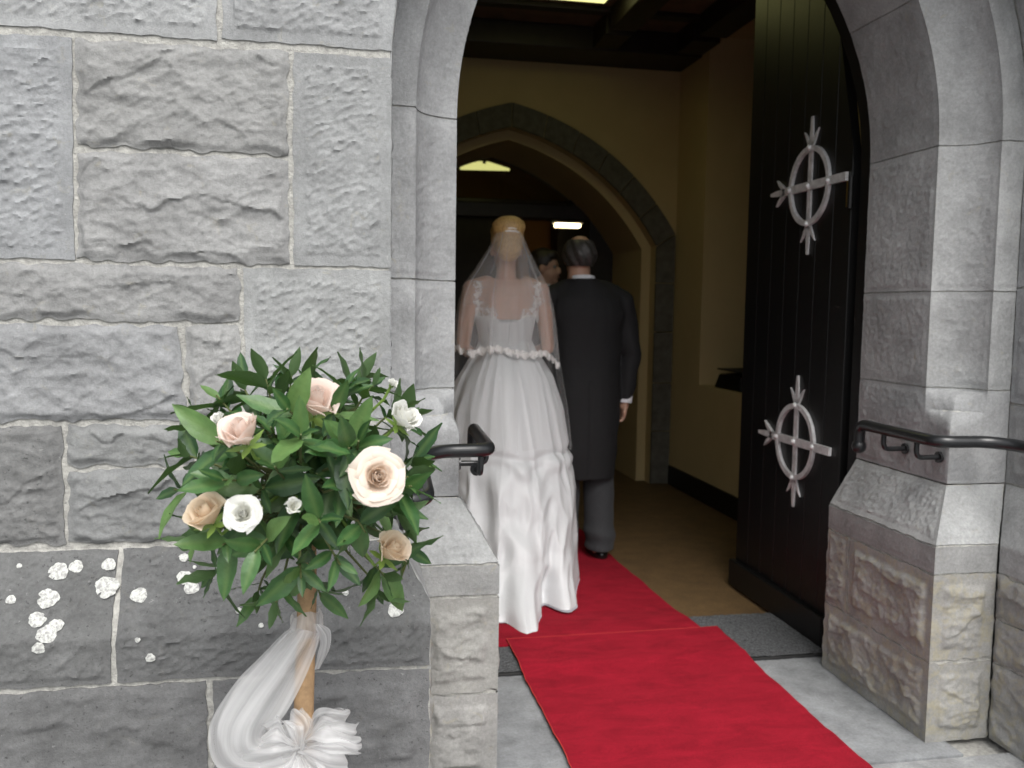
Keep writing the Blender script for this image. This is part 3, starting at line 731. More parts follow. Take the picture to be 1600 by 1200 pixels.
# door frame
fr = root('door_frame', (MID, REAR_Y, 0), 'black timber frame lining the back of the stone doorway', 'door frame')
def ring_strip(name, prof, mat, parent):
    path = [('z', z) for z in (0, .6, 1.2, ZS)]+[('t', t) for t in np.linspace(.05, 1, 14)]
    for sgn in (1, -1):
        V = []
        for k_, v in path:
            for o, y in prof:
                if k_ == 'z': x_, z_ = OX-o, v
                else:
                    tha = math.acos(-(CL-MID)/(RAD+o)); th = math.pi+v*(tha-math.pi); x_, z_ = CL+(RAD+o)*math.cos(th), ZS+(RAD+o)*math.sin(th)
                V.append((x_ if sgn == 1 else 2*MID-x_, y, z_))
        n = len(prof); F = gridF(len(path), n, True)
        if sgn == -1: F = [f[::-1] for f in F]
        mesh(name, V, F, mat, parent, angle=30)
ring_strip('jamb', [(.10, REAR_Y+.001), (.012, REAR_Y+.001), (.012, REAR_Y+.075), (.10, REAR_Y+.075)], 'black', fr)
# ================================================================== the open door leaf
DX = 1.93; DY0, DY1 = 3.20, 4.10
door = root('wooden_door', (DX, DY0, 0), 'tall black plank door leaf standing open with two silver ringed crosses', 'door')
def door_top(y):
    d = (y-DY0); x_ = 2.005-d; return ZS+math.sqrt(max(0, (RAD+.08)**2-(x_-(2*MID-CL))**2))
npl = 7; wpl = (DY1-DY0)/npl
for i in range(npl):
    y0 = DY0+i*wpl; y1 = y0+wpl; g = .003
    prof = [(y0, DX+.003), (y0+g, DX), (y1-g, DX), (y1, DX+.003), (y1, DX+.045), (y0, DX+.045)]
    V = []; F = []; n = len(prof)
    for lev in (0, 1):
        for (y_, x_) in prof: V.append((x_, y_, .012 if lev == 0 else door_top(y_)))
    F = [(k, (k+1) % n, n+(k+1) % n, n+k) for k in range(n)]+[tuple(range(n-1, -1, -1)), tuple(range(n, 2*n))]
    F = [f[::-1] for f in F]
    mesh('plank', V, F, 'black', door, False)
boxo('kick_board', DX-.032, DX-.001, DY0+.03, DY1+.012, .008, .135, 'black', door, .006)
for z in (.45, 1.82): 
    tube('hinge', [(DX-.012, DY0-.012, z-.06), (DX-.012, DY0-.012, z+.06)], .011, 'black', door, 10)
    boxo('hinge_plate', DX-.006, DX-.001, DY0+.004, DY0+.03, z-.05, z+.05, 'brass', door, .0015)
def flat(name, polys, th, parent, mat='silver', x=DX-.001):
    V = []; F = []
    for p in polys:
        b = len(V); n = len(p)
        for xx in (x, x-th):
            V += [(xx, a, c) for a, c in p]
        F += [tuple(b+i for i in range(n)), tuple(b+n+i for i in range(n-1, -1, -1))]+[(b+i, b+n+i, b+n+(i+1) % n, b+(i+1) % n) for i in range(n)]
    o = mesh(name, V, F, mat, parent, False)
    bm = bmesh.new(); bm.from_mesh(o.data); bmesh.ops.recalc_face_normals(bm, faces=bm.faces[:]); bm.to_mesh(o.data); bm.free()
    return o
def fleur(L, w):     # tip along +a: bar end with two flaring barbs; returned as (along, across)
    t = [(L-.17, -w*.5), (L-.06, -w*.42), (L, -w*.22), (L, w*.22), (L-.06, w*.42), (L-.17, w*.5)]
    b = [(L-.16, w*.1), (L-.125, w*.65), (L-.095, w*1.25), (L-.055, w*1.95), (L-.075, w*1.05), (L-.10, w*.45), (L-.115, w*.05)]
    return [t, b, [(a, -c) for a, c in b[::-1]]]
for cy, cz in ((3.512, 1.888), (3.545, .805)):
    wv = .030
    pol = [[(cy-wv/2, cz-.17), (cy+wv/2, cz-.17), (cy+wv/2, cz+.17), (cy-wv/2, cz+.17)]]
    for p in fleur(.285, wv): pol += [[(cy+b, cz+a) for a, b in p], [(cy+b, cz-a) for a, b in p]]
    vb = flat('cross_strap', pol[:1], .007, door)
    flat('upper_tip', pol[1::2], .0068, vb); flat('lower_tip', pol[2::2], .0068, vb)
    ha = [[(cy-.285, cz-.017), (cy+.20, cz-.017), (cy+.20, cz+.017), (cy-.285, cz+.017)]]
    flat('cross_arm', ha, .013, vb)
    flat('arm_tip', [[(cy+a+.05, cz+b) for a, b in p] for p in fleur(.285, wv)], .0125, vb)
    n = 40; V = []; 
    for i in range(n):
        a = 2*math.pi*i/n
        for rr, xx in ((.165, DX-.001), (.165, DX-.015), (.143, DX-.015), (.143, DX-.001)): V.append((xx, cy+rr*math.cos(a), cz+rr*math.sin(a)))
    F = [((i*4+k), (i*4+(k+1) % 4), (((i+1) % n)*4+(k+1) % 4), (((i+1) % n)*4+k)) for i in range(n) for k in range(4)]
    mesh('ring', V, F, 'silver', vb, angle=40)
    for a, b in ((0, 0), (.157, 0), (-.157, 0), (0, .157), (0, -.157)):
        V = []; 
        for j in range(4):
            ph = j/4*math.pi/2
            for i in range(10): V.append((DX-.013-.013*math.sin(ph), cy+a+.013*math.cos(ph)*math.cos(i*.628), cz+b+.013*math.cos(ph)*math.sin(i*.628)))
        V.append((DX-.027, cy+a, cz+b)); F = gridF(4, 10, True)+[(30+i, 30+(i+1) % 10, 40) for i in range(10)]
        mesh('stud', V, F, 'silver', vb)
# ================================================================== handrails
def bracket(parent, p, toward, drop=.05, ln=.075):
    p = Vector(p); t = Vector(toward)
    b = tube('bracket', [p-Vector((0, 0, .012)), p-Vector((0, 0, drop)), p-Vector((0, 0, drop))+t*ln], .0085, 'rail', parent, 10, .022)
    q = p-Vector((0, 0, drop))+t*(ln-.002); tube('wall_plate', [q, q+t*.008], .019, 'rail', b, 12)
RZ = .962
rr_ = root('handrail', (1.83, 2.5, RZ), 'black tubular handrail bending round the stone jamb beside the open door', 'handrail')
tube('rail', [(1.832, 2.915, .885), (1.832, 2.915, RZ), (1.826, 2.475, RZ), (1.99, 2.468, RZ), (2.055, 2.40, RZ-.004), (2.055, 2.05, RZ-.02), (2.11, 2.03, RZ-.02)], .0195, 'rail', rr_, 16, .05)
V = []
for j in range(7):
    for i in range(12):
        ph = -math.pi/2+math.pi*j/6; V.append((1.832+.026*math.cos(ph)*math.cos(i*math.pi/6), 2.915+.026*math.cos(ph)*math.sin(i*math.pi/6), .882+.026*math.sin(ph)))
mesh('end_knob', V, gridF(7, 12, True), 'rail', rr_)
for y in (2.765, 2.585): bracket(rr_, (1.83, y, RZ-.005), (1, 0, 0), .062, .080)
bracket(rr_, (2.055, 2.2, RZ-.012), (1, 0, 0), .062, .075)
rl_ = root('handrail', (.4, 2.5, RZ), 'black tubular handrail bending round the stone pier behind the rose tree', 'handrail')
tube('rail', [(.428, 2.915, .885), (.428, 2.915, RZ), (.412, 2.468, RZ-.004), (.27, 2.462, RZ-.004), (.205, 2.40, RZ-.008), (.198, 2.062, RZ-.055), (.02, 2.058, RZ-.055), (-.08, 2.058, RZ-.055), (-.08, 2.236, RZ-.055)], .0195, 'rail', rl_, 16, .05)
bracket(rl_, (.385, 2.468, RZ-.01), (0, 1, 0), .062, .078)
bracket(rl_, (.425, 2.62, RZ-.005), (-1, 0, 0), .062, .080)
bracket(rl_, (.14, 2.058, RZ-.06), (0, 1, 0), .06, .17)
# ================================================================== mat and carpets
mt = root('door_mat', (1.13, 3.4, 0), 'charcoal grey entrance mat under the red carpet inside the threshold', 'mat')
def pile(name, x0, x1, y0, y1, z, mat, parent, step=.02, amp=.001):
    nx = int((x1-x0)/step); ny = int((y1-y0)/step); X, Y = np.meshgrid(np.linspace(x0, x1, nx), np.linspace(y0, y1, ny))
    Z = z+amp*fbm(X*90, Y*90, 5, 2)
    return mesh(name, np.stack([X, Y, Z], -1).reshape(-1, 3), gridF(ny, nx), mat, parent)
boxo('rubber_edge', .36, 1.90, 3.165, 3.655, -.002, .012, 'rubber', mt, .003); pile('pile', .365, 1.895, 3.172, 3.648, .0150, 'mat', mt, .007, .006)
def carpet(label, pts_l, pts_r, z, name='red_carpet', ripple=.003, edge=True):
    r = root(name, (np.mean([pts_l[0][0], pts_r[0][0]]), pts_l[0][1], 0), label, 'carpet', 'red carpets leading into the church')
    nv = 70; nu = 44; G = []
    L = np.array(pts_l); Rr = np.array(pts_r)
    for t in np.linspace(0, 1, nv):
        yl = L[0, 1]+(L[-1, 1]-L[0, 1])*t; yr = Rr[0, 1]+(Rr[-1, 1]-Rr[0, 1])*t
        a = np.array([np.interp(yl, L[:, 1], L[:, 0]), yl]); b = np.array([np.interp(yr, Rr[:, 1], Rr[:, 0]), yr])
        for s in np.linspace(0, 1, nu):
            p = a*(1-s)+b*s; e = min(s, 1-s)*.9
            p = p+np.array([.006*float(vn(np.array([t*40.]), np.array([s*3.]), 9)[0])*(e < .03), 0])
            zz = float(zfun(p[1]))+z+ripple*float(fbm(np.array([p[0]*2.2]), np.array([p[1]*5.0]), 77, 3)[0])*1.6+ripple
            G.append((p[0], p[1], zz))
    G = np.array(G); F = gridF(nv, nu); n0 = len(G)
    ringi = [i for i in range(nu)]+[j*nu+nu-1 for j in range(1, nv)]+[(nv-1)*nu+i for i in range(nu-2, -1, -1)]+[j*nu for j in range(nv-2, 0, -1)]
    V = np.vstack([G, G[ringi]-np.array([0, 0, .007])]); n = len(ringi); F += [(ringi[(i+1) % n], ringi[i], n0+i, n0+(i+1) % n) for i in range(n)]
    mesh('pile', V, F, 'carpet', r, angle=50)
    if edge:
        for idx in ([i for i in range(nu)] if edge == 'near' else [(nv-1)*nu+i for i in range(nu)], [j*nu for j in range(nv)]):
            tube('binding', [tuple(G[i]+np.array([0, 0, -.001])) for i in idx], .0016, 'carpet_edge', r, 6)
    return r
def zfun(y): return np.interp(y, [3.05, 3.12, 3.2, 3.64, 3.70, 3.78], [.008, .012, .024, .024, .016, .008])
carpet('bright red carpet runner with a bound edge lying over the paving outside the door', [(.650, 1.6), (.665, 2.48), (.655, 3.46)], [(1.535, 1.6), (1.548, 2.36), (1.560, 3.475)], .004, ripple=.005, edge='far')
carpet('darker red carpet strip running indoors under the bridal train', [(.52, 3.42), (.56, 5.9), (.56, 5.95)], [(1.50, 3.40), (1.478, 4.2), (1.44, 5.95)], -.003, edge=None)
bk = root('sill_block', (2.75, 5.9, WZ0), 'black box-shaped block on the sill of the porch window recess', 'box')  # plain black block with a sloping side and thin rim
V = [(2.60, 5.55, WZ0), (2.88, 5.55, WZ0), (2.88, 5.98, WZ0), (2.60, 5.98, WZ0), (2.60, 5.55, WZ0+.10), (2.88, 5.55, WZ0+.13), (2.88, 5.90, WZ0+.13), (2.60, 5.90, WZ0+.10)]
ob = mesh('body', V, [(3, 2, 1, 0), (4, 5, 6, 7), (0, 1, 5, 4), (1, 2, 6, 5), (2, 3, 7, 6), (3, 0, 4, 7)], 'black', bk, False); bevel(ob, .01)
boxo('top_rim', 2.59, 2.885, 5.54, 5.905, WZ0+.131, WZ0+.14, 'rubber', bk)
# ================================================================== bay tree with roses
TREE = Vector((-.068, 1.66, 0)); CC = np.array([-.070, 1.65, 1.035])
tree = root('bay_tree', TREE, 'clipped bay laurel standard with glossy green leaf ball on a pale trunk', 'tree')
tp = [(-.066+.004*math.sin(z*9), 1.66+.003*math.cos(z*7), z) for z in np.linspace(.30, .92, 14)]
tube('trunk', tp, .0195, 'bark', tree, 14, taper=.017)
nr = np.random.RandomState(5)
def leaf_mesh(k):
    n = 7; V = []; rib = []
    bend = (.10, .28, -.08, .45)[k]; cup = (.22, .34, .14, .26)[k]; wid = (.195, .22, .175, .205)[k]; wav = (.02, .03, .025, .015)[k]
    for i in range(n):
        t = i/(n-1); wd = wid*(math.sin(math.pi*t**.85)**.8)*(1-.12*t)+.008*(t < .05)
        if i == n-1: wd = .004
        y = t; z = -bend*t*t*.6
        for s in (-1, -.5, 0, .5, 1):
            V.append((s*wd, y, z+cup*abs(s)*wd+wav*math.sin(t*16+s*2+k)*abs(s))); rib.append(1.0 if s == 0 else 0.0)
    me = bpy.data.meshes.new('leaf'); me.from_pydata(V, [], gridF(n, 5)); me.materials.append(MAT['leaf']); me.shade_smooth()
    a = me.attributes.new('rib', 'FLOAT', 'POINT'); a.data.foreach_set('value', np.array(rib, np.float32)*.55)
    return me
LEAVES = [leaf_mesh(k) for k in range(4)]
def pixel_at(px, py, Y):
    d = pix_ray(px, py); return np.array([0, 0, CAM_H])+d*(Y/d[1])
sprigs = []
# sprigs that make the uneven outline (measured), then the body of the ball
for px, py, Y in ((415, 590, 1.62), (378, 600, 1.66), (455, 585, 1.70), (340, 620, 1.62), (300, 655, 1.66), (540, 605, 1.56), (585, 600, 1.64), (565, 590, 1.70), (285, 710, 1.62), (275, 765, 1.64), (655, 720, 1.66), (650, 745, 1.62), (640, 655, 1.70), (300, 845, 1.60), (330, 900, 1.60), (400, 935, 1.60), (430, 945, 1.56), (500, 930, 1.60), (590, 925, 1.60), (605, 905, 1.56), (640, 860, 1.60), (635, 800, 1.66), (480, 590, 1.72), (620, 640, 1.66)):
    sprigs.append((pixel_at(px, py, Y), None))
for i in range(60):
    ga = math.pi*(3-math.sqrt(5)); zz = 1-2*(i+.5)/60; rr = math.sqrt(1-zz*zz); dv = np.array([rr*math.cos(ga*i), rr*math.sin(ga*i), zz])
    if dv[2] < -.92: continue
    sprigs.append((CC+np.array([0, 0, .012])+dv*np.array([.160, .165, .138])*nr.uniform(.72, 1.16), dv))
hero = [((470, 680), 1.385), ((640, 760), 1.45), ((545, 700), 1.40), ((500, 815), 1.385), ((560, 690), 1.41), ((430, 730), 1.42), ((400, 860), 1.41), ((530, 880), 1.42), ((450, 640), 1.42), ((570, 830), 1.42), ((350, 750), 1.43), ((545, 760), 1.42), ((470, 900), 1.44), ((610, 790), 1.46), ((340, 690), 1.46), ((520, 640), 1.45), ((350, 850), 1.47)]
for (px, py), Y in hero: sprigs.append((pixel_at(px, py, Y), None))
placed = []
ROSES = [(380, 680, 1.40, 66), (325, 806, 1.45, 60), (380, 803, 1.42, 48), (458, 791, 1.385, 25), (590, 745, 1.40, 74), (493, 632, 1.47, 72), (630, 655, 1.52, 50), (613, 600, 1.58, 16), (610, 862, 1.50, 58), (343, 656, 1.50, 22)]
def clear_of_roses(org, tip, wd):
    for n_, (px, py, Y, sz) in enumerate(ROSES):
        c = Vector(pixel_at(px, py, Y)); R = sz/1402.8*Y*.5; k = .55 if n_ in (5, 8) else .92
        for t in (.15, .4, .65, .9):
            q = org+(tip-org)*t
            v = c*1.0; dirv = (Vector((0, 0, CAM_H))-c).normalized(); w_ = q-c; al = w_.dot(dirv); lat = (w_-dirv*al).length
            if al > -R*1.2 and lat < R*k+wd*(.6 if n_ not in (5, 8) else 0): return False
    return True
for c, dv in sprigs:
    if dv is None:
        dv = c-CC; dv = dv/np.linalg.norm(dv)
    dv = dv+nr.normal(0, .16, 3); dv /= np.linalg.norm(dv)
    ax = Vector(dv); nl = nr.randint(5, 8)
    a = Vector(CC)+(Vector(c)-Vector(CC))*.25
    base = Vector(c)-ax*.035
    mid = (a+base)*.5+Vector((0, 0, -.012))
    tube('twig', [a, mid, base, Vector(c)+ax*.004], .0030, 'twig', tree, 5, taper=.0016)
    ref = Vector((0, 0, 1)) if abs(ax.z) < .9 else Vector((1, 0, 0)); s1 = ax.cross(ref).normalized(); s2 = ax.cross(s1)
    ph0 = nr.uniform(0, 6.28)
    for i in range(nl):
        ph = ph0+i*2.4+nr.uniform(-.3, .3); sp = (.35+.95*(1-i/nl))*nr.uniform(.85, 1.15)
        rad = s1*math.cos(ph)+s2*math.sin(ph); d = (ax*math.cos(sp)+rad*math.sin(sp)).normalized()
        org = base+ax*(.036*i/nl)
        up = (ax-d*ax.dot(d))+Vector((0, 0, .45)); up = (up-d*up.dot(d)).normalized(); up = (Matrix.Rotation(nr.uniform(-.6, .6), 3, d) @ up)
        xs = d.cross(up).normalized(); L = nr.uniform(.052, .104)*(1 if i < nl-2 else .72)
        Mx = Matrix((( xs.x*L, d.x*L, up.x*L, org.x), (xs.y*L, d.y*L, up.y*L, org.y), (xs.z*L, d.z*L, up.z*L, org.z), (0, 0, 0, 1)))
        tip = org+d*L
        if not clear_of_roses(org, tip, L*.2): continue
        placed.append((-(tip.y+org.y)+0.2*abs(tip.x+.07), Mx, nr.randint(0, 4)))
placed.sort(key=lambda q: -q[0])
inv = Matrix.Translation(-TREE)
for sc_, Mx, k in placed[:300]:
    o = bpy.data.objects.new('leaf', LEAVES[k]); sc.collection.objects.link(o); o.parent = tree; o.matrix_basis = inv @ Mx
V = []; F = []; rib = []
for sc_, Mx, k in placed[300:]:
    b = len(V); V += [tuple(Mx @ v.co) for v in LEAVES[k].vertices]; F += [tuple(b+i for i in p.vertices) for p in LEAVES[k].polygons]
    rib += [.5 if i % 5 == 2 else 0 for i in range(len(LEAVES[k].vertices))]
fo = mesh('foliage', V, F, 'leaf', tree); attr(fo, 'rib', rib); tag(fo, None, None, None, 'stuff')
pot = root('plant_pot', (-.066, 1.66, 0), 'round terracotta pot holding the bay laurel trunk', 'pot')
def lathe(name, prof, c, mat, parent, n=28, cap=True):
    V = [(c[0]+r*math.cos(2*math.pi*i/n), c[1]+r*math.sin(2*math.pi*i/n), c[2]+z) for r, z in prof for i in range(n)]
    F = gridF(len(prof), n, True)
    if cap: F += [tuple(range(n-1, -1, -1)), tuple(range((len(prof)-1)*n, len(prof)*n))]
    return mesh(name, V, F, mat, parent, angle=35)
lathe('body', [(.10, 0), (.135, .26), (.155, .262), (.158, .31), (.142, .312), (.138, .29)], (-.066, 1.66, .001), 'pot', pot); lathe('soil', [(.02, .30), (.135, .296), (.135, .28)], (-.066, 1.66, .001), 'soil', pot)
# ---- roses
def petal(r, h, half, lean, lip, cupz, seed, ang, tilt, n=8, m=9):
    V = []; lipv = []
    for j in range(n):
        v = j/(n-1)
        prof_r = r*(math.sin(min(1, v*1.25)*math.pi/2)**.8)*(.35+.65*v**.25)+lean*v*v+lip*max(0, v-.72)**2*9
        z = h*(v**cupz)-lip*max(0, v-.75)**2*7
        hw = half*(.28+.72*math.sin(min(1, v*1.12)*math.pi*.5)**.7)
        for i in range(m):
            s = -1+2*i/(m-1); a = ang+hw*s
            edge = abs(s)**3
            rr = prof_r*(1+.06*edge)+.0015*math.sin(5*s+seed)*v
            zz = z-.34*h*abs(s)**4*max(0, v-.35)/.65+.0018*math.sin(4*s+2*seed)*v
            V.append((rr*math.cos(a), rr*math.sin(a), zz)); lipv.append(v**1.3)
    return V, gridF(n, m), lipv
def rose(px, py, Y, size, mat, style, face, label, cat='rose', sep=True):
    c = pixel_at(px, py, Y); R = size/1402.8*Y*.5*1.02
    rt = root('rose', c, label, cat)
    ax = Vector(face).normalized(); q = ax.to_track_quat('Z', 'Y').to_matrix().to_4x4()
    layers = {'open': [(.10, 1.12, 3.3, 2, -.085), (.18, 1.14, 2.6, 3, -.10), (.27, 1.12, 2.2, 3, -.09), (.36, 1.07, 1.8, 3, -.06), (.46, .99, 1.5, 4, -.02), (.56, .96, 1.2, 4, .03), (.70, .86, 1.1, 5, .08), (.84, .70, .95, 5, .14)],
              'half': [(.12, 1.55, 3.2, 2, -.10), (.24, 1.60, 2.5, 3, -.10), (.38, 1.62, 2.1, 3, -.09), (.60, 1.55, 1.5, 3, -.03), (.76, 1.42, 1.35, 3, .02), (.86, 1.25, 1.1, 2, .08)],
              'bud': [(.2, 1.5, 3.2, 2, -.17), (.46, 1.5, 1.7, 3, -.02), (.66, 1.4, 1.4, 3, .0), (.80, 1.2, 1.2, 3, .06)]}[style]
    ph = px*.7; sd = px
    for li, (rr, hh, half, n, lean) in enumerate(layers):
        for i in range(n):
            ph += 2*math.pi/n+.17*li+.21
            V, F, lv = petal(rr*R, hh*R*nr.uniform(.95, 1.05), half*nr.uniform(.9, 1.08), lean*R, (.03+(.30 if style == 'open' else .16)*(rr > .5))*R*nr.uniform(.6, 1.3), .75 if style == 'open' else .85, sd+li*3+i, ph, 0)
            V = [tuple(Vector(c)+(q @ (Vector(p)-Vector((0, 0, .55*R*hh/1.2))))) for p in V]
            o = mesh('petal', V, F, mat, rt); attr(o, 'lip', lv)
        ph += .6
    V = []; F = []
    for i in range(5):
        a = i*1.257; b = len(V)
        for (r_, w_, z_) in ((.1, .16, -.04), (.55, .2, .02), (1.02, .02, .10 if style != 'bud' else .55)):
            for s in (-1, 1): V.append((r_*R*math.cos(a)-s*w_*R*math.sin(a), r_*R*math.sin(a)+s*w_*R*math.cos(a), z_*R-.02*R))
        F += [(b, b+1, b+3, b+2), (b+2, b+3, b+5, b+4)]
    V = [tuple(Vector(c)+(q @ (Vector(p)-Vector((0, 0, .6*R))))) for p in V]; mesh('sepals', V, F, 'sepal', rt)
    s0 = Vector(c)-ax*R*.55; tube('stem', [s0, s0-ax*.03, Vector(CC)+(s0-Vector(CC))*.45], .0028, 'sepal', rt, 6)
rose(380, 680, 1.40, 66, 'p_pink', 'half', (-.3, -.50, .80), 'half-open pale pink rose standing highest on the wall side of the leaf ball')
rose(325, 806, 1.45, 60, 'p_peach', 'half', (-.35, -.52, .75), 'peach rose beside the open white rose low on the leaf ball')
rose(380, 803, 1.42, 48, 'p_white', 'open', (-.1, -.92, .36), 'open white rose next to the peach rose')
rose(458, 791, 1.385, 25, 'p_white', 'bud', (.1, -.9, .3), 'small white rose bud in the middle of the leaf ball', 'rose bud')
rose(590, 745, 1.40, 74, 'p_blush', 'open', (.14, -.95, .25), 'large open blush rose showing its swirled centre')
rose(493, 632, 1.47, 72, 'p_pink', 'half', (.1, -.55, .8), 'pale pink rose half hidden by leaves near the top of the ball')
rose(630, 655, 1.52, 50, 'p_white', 'half', (.55, -.5, .65), 'half-open white rose on the doorway side above the handrail')
rose(613, 600, 1.58, 16, 'p_white', 'bud', (.4, -.4, .8), 'tiny white bud at the top of the ball on the doorway side', 'rose bud')
rose(610, 862, 1.50, 58, 'p_peach', 'half', (.5, -.5, .6), 'peach rose tucked under leaves low on the doorway side')
rose(343, 656, 1.50, 22, 'p_white', 'bud', (-.5, -.6, .6), 'greenish white bud peeping out beside the pale pink rose', 'rose bud')
# ---- organza bow
bow = root('organza_bow', (-.066, 1.64, .55), 'white sheer organza scarf knotted round the trunk and tied in a bow', 'scarf')
def ribbon(name, ctr, wid, fold=.008, nf=3, n=60, m=36, seed=0, nrm=None):
    ctr = np.array(ctr, float); wid = np.array(wid, float); k = len(ctr)
    def cr(P, t):
        x_ = t*(k-1); i = min(int(x_), k-2); f = x_-i
        p0, p1, p2, p3 = P[max(i-1, 0)], P[i], P[i+1], P[min(i+2, k-1)]
        return .5*((2*p1)+(-p0+p2)*f+(2*p0-5*p1+4*p2-p3)*f*f+(-p0+3*p1-3*p2+p3)*f**3)
    V = []; uv = []
    for j in range(n):
        t = j/(n-1); c = cr(ctr, t); w_ = cr(wid, t); dc = cr(ctr, min(1, t+.01))-cr(ctr, max(0, t-.01)); nn = np.cross(dc, w_); nn /= np.linalg.norm(nn)+1e-9
        wl = np.linalg.norm(w_)
        for i in range(m):
            s = -1+2*i/(m-1); a = (s*nf*math.pi+seed+.8*math.sin(t*3+seed))
            off = fold*(math.sin(a)+.45*math.sin(2.3*a+1.7*t*3+seed))*min(1, wl/.03)
            sh = .35*fold*math.sin(7*t+3*s+seed)
            p = c+w_*s*(1+.05*math.sin(t*9+s*4+seed))+nn*(off+sh-.5*wl*(s*s)*.5)
            V.append(tuple(p)); uv.append((s*.5+.5+seed, t))
    return mesh(name, V, gridF(n, m), 'organza', bow, uv=uv)
px_ = lambda x, y, Y: pixel_at(x, y, Y)
def W_(x0, y0, x1, y1, Y, dy=0): return (px_(x1, y1, Y)-px_(x0, y0, Y))/2+np.array([0, dy, 0])
# collar round the trunk
V = []; uv = []
for j in range(9):
    t = j/8
    for i in range(40):
        a = 2*math.pi*i/39; rr = .0235+.006*math.sin(math.pi*t)+.0022*math.sin(7*a+4*t)+.0015*math.sin(13*a+9*t)
        V.append((-.064+rr*math.cos(a), 1.66+rr*math.sin(a), .790-.050*t-.006*math.cos(a-2.6)+.004*math.sin(3*a))); uv.append((i/39*2, t))
mesh('knot', V, gridF(9, 40), 'organza', bow, uv=uv)
# wide scarf falling to the left
ribbon('scarf', [px_(478, 985, 1.630), px_(468, 1005, 1.622), px_(438, 1052, 1.612), px_(405, 1100, 1.605), px_(382, 1140, 1.600), px_(385, 1172, 1.602), px_(420, 1178, 1.612), px_(470, 1165, 1.63)],
       [W_(458, 975, 506, 985, 1.63), W_(452, 990, 506, 1015, 1.63), W_(418, 1032, 484, 1072, 1.62), W_(372, 1070, 448, 1118, 1.62), W_(340, 1130, 440, 1130, 1.62, .01), W_(350, 1178, 428, 1130, 1.62, .02), W_(400, 1200, 438, 1135, 1.62, .02), W_(455, 1195, 470, 1130, 1.63)], .011, 1.3, 80, 44, 1.0)
ribbon('scarf_back', [px_(482, 985, 1.655), px_(466, 1010, 1.66), px_(436, 1060, 1.655), px_(402, 1108, 1.65), px_(374, 1150, 1.645), px_(392, 1185, 1.645), px_(430, 1185, 1.65)],
       [W_(460, 978, 505, 985, 1.65), W_(450, 1000, 500, 1020, 1.65), W_(410, 1045, 474, 1080, 1.65), W_(362, 1090, 442, 1125, 1.65), W_(345, 1150, 420, 1150, 1.65), W_(375, 1195, 425, 1160, 1.65), W_(425, 1200, 440, 1160, 1.65)], .008, 1.4, 60, 40, 2.3)
ribbon('tail', [px_(495, 975, 1.635), px_(508, 995, 1.63), px_(506, 1020, 1.635), px_(497, 1045, 1.65)], [W_(488, 985, 502, 985, 1.63), W_(497, 1000, 513, 985, 1.63), W_(494, 1030, 513, 1020, 1.64), W_(492, 1048, 503, 1040, 1.65)], .003, 1.2, 30, 16, .4)
# bow loops and poufs
rb_ = np.random.RandomState(3)
for i, (x0, y0, x1, y1, x2, y2, w0, w1) in enumerate(((470, 1160, 505, 1125, 540, 1135, 10, 26), (475, 1165, 520, 1150, 550, 1155, 10, 22), (470, 1170, 515, 1180, 545, 1185, 12, 26), (470, 1175, 470, 1135, 455, 1120, 10, 20), (470, 1170, 430, 1150, 412, 1158, 10, 26), (470, 1175, 440, 1195, 395, 1205, 12, 34), (470, 1180, 490, 1215, 510, 1240, 14, 34), (465, 1180, 450, 1225, 430, 1260, 14, 36))):
    Yb = 1.612+.012*rb_.uniform(-1, 1); d = np.array([x2-x0, y2-y0], float); d /= np.linalg.norm(d); nx, ny = -d[1], d[0]
    def ww(x_, y_, k): return W_(x_-nx*k, y_-ny*k, x_+nx*k, y_+ny*k, Yb, .006*math.sin(i*2+k))
    ribbon('loop', [px_(x0, y0, Yb+.01), px_((x0+x1)/2, (y0+y1)/2, Yb-.02), px_(x1, y1, Yb-.034), px_(x2, y2, Yb-.012), px_(x2-2, y2+2, Yb+.012), px_((x1+x2)/2, (y1+y2)/2+2, Yb+.028), px_(x0, y0, Yb+.016)],
           [ww(x0, y0, w0*.5), ww(x0, y0, w0*.9), ww(x1, y1, w1), ww(x2, y2, w1*1.05), ww(x2, y2, w1), ww(x1, y1, w1*.8), ww(x0, y0, w0*.5)], .010, 1.1, 48, 26, i*1.3)
lo_ = []
for i, (x_, z_) in enumerate(((-.09, .30), (-.03, .28))):
    ribbon('tail', [(-.066, 1.625, .54), (-.066+(x_+.066)*.5, 1.60, .45), (x_, 1.60, z_)], [(.02, 0, .0), (.045, .01, .005), (.06, .01, .02)], .008, 2, 30, 24, 3+i)
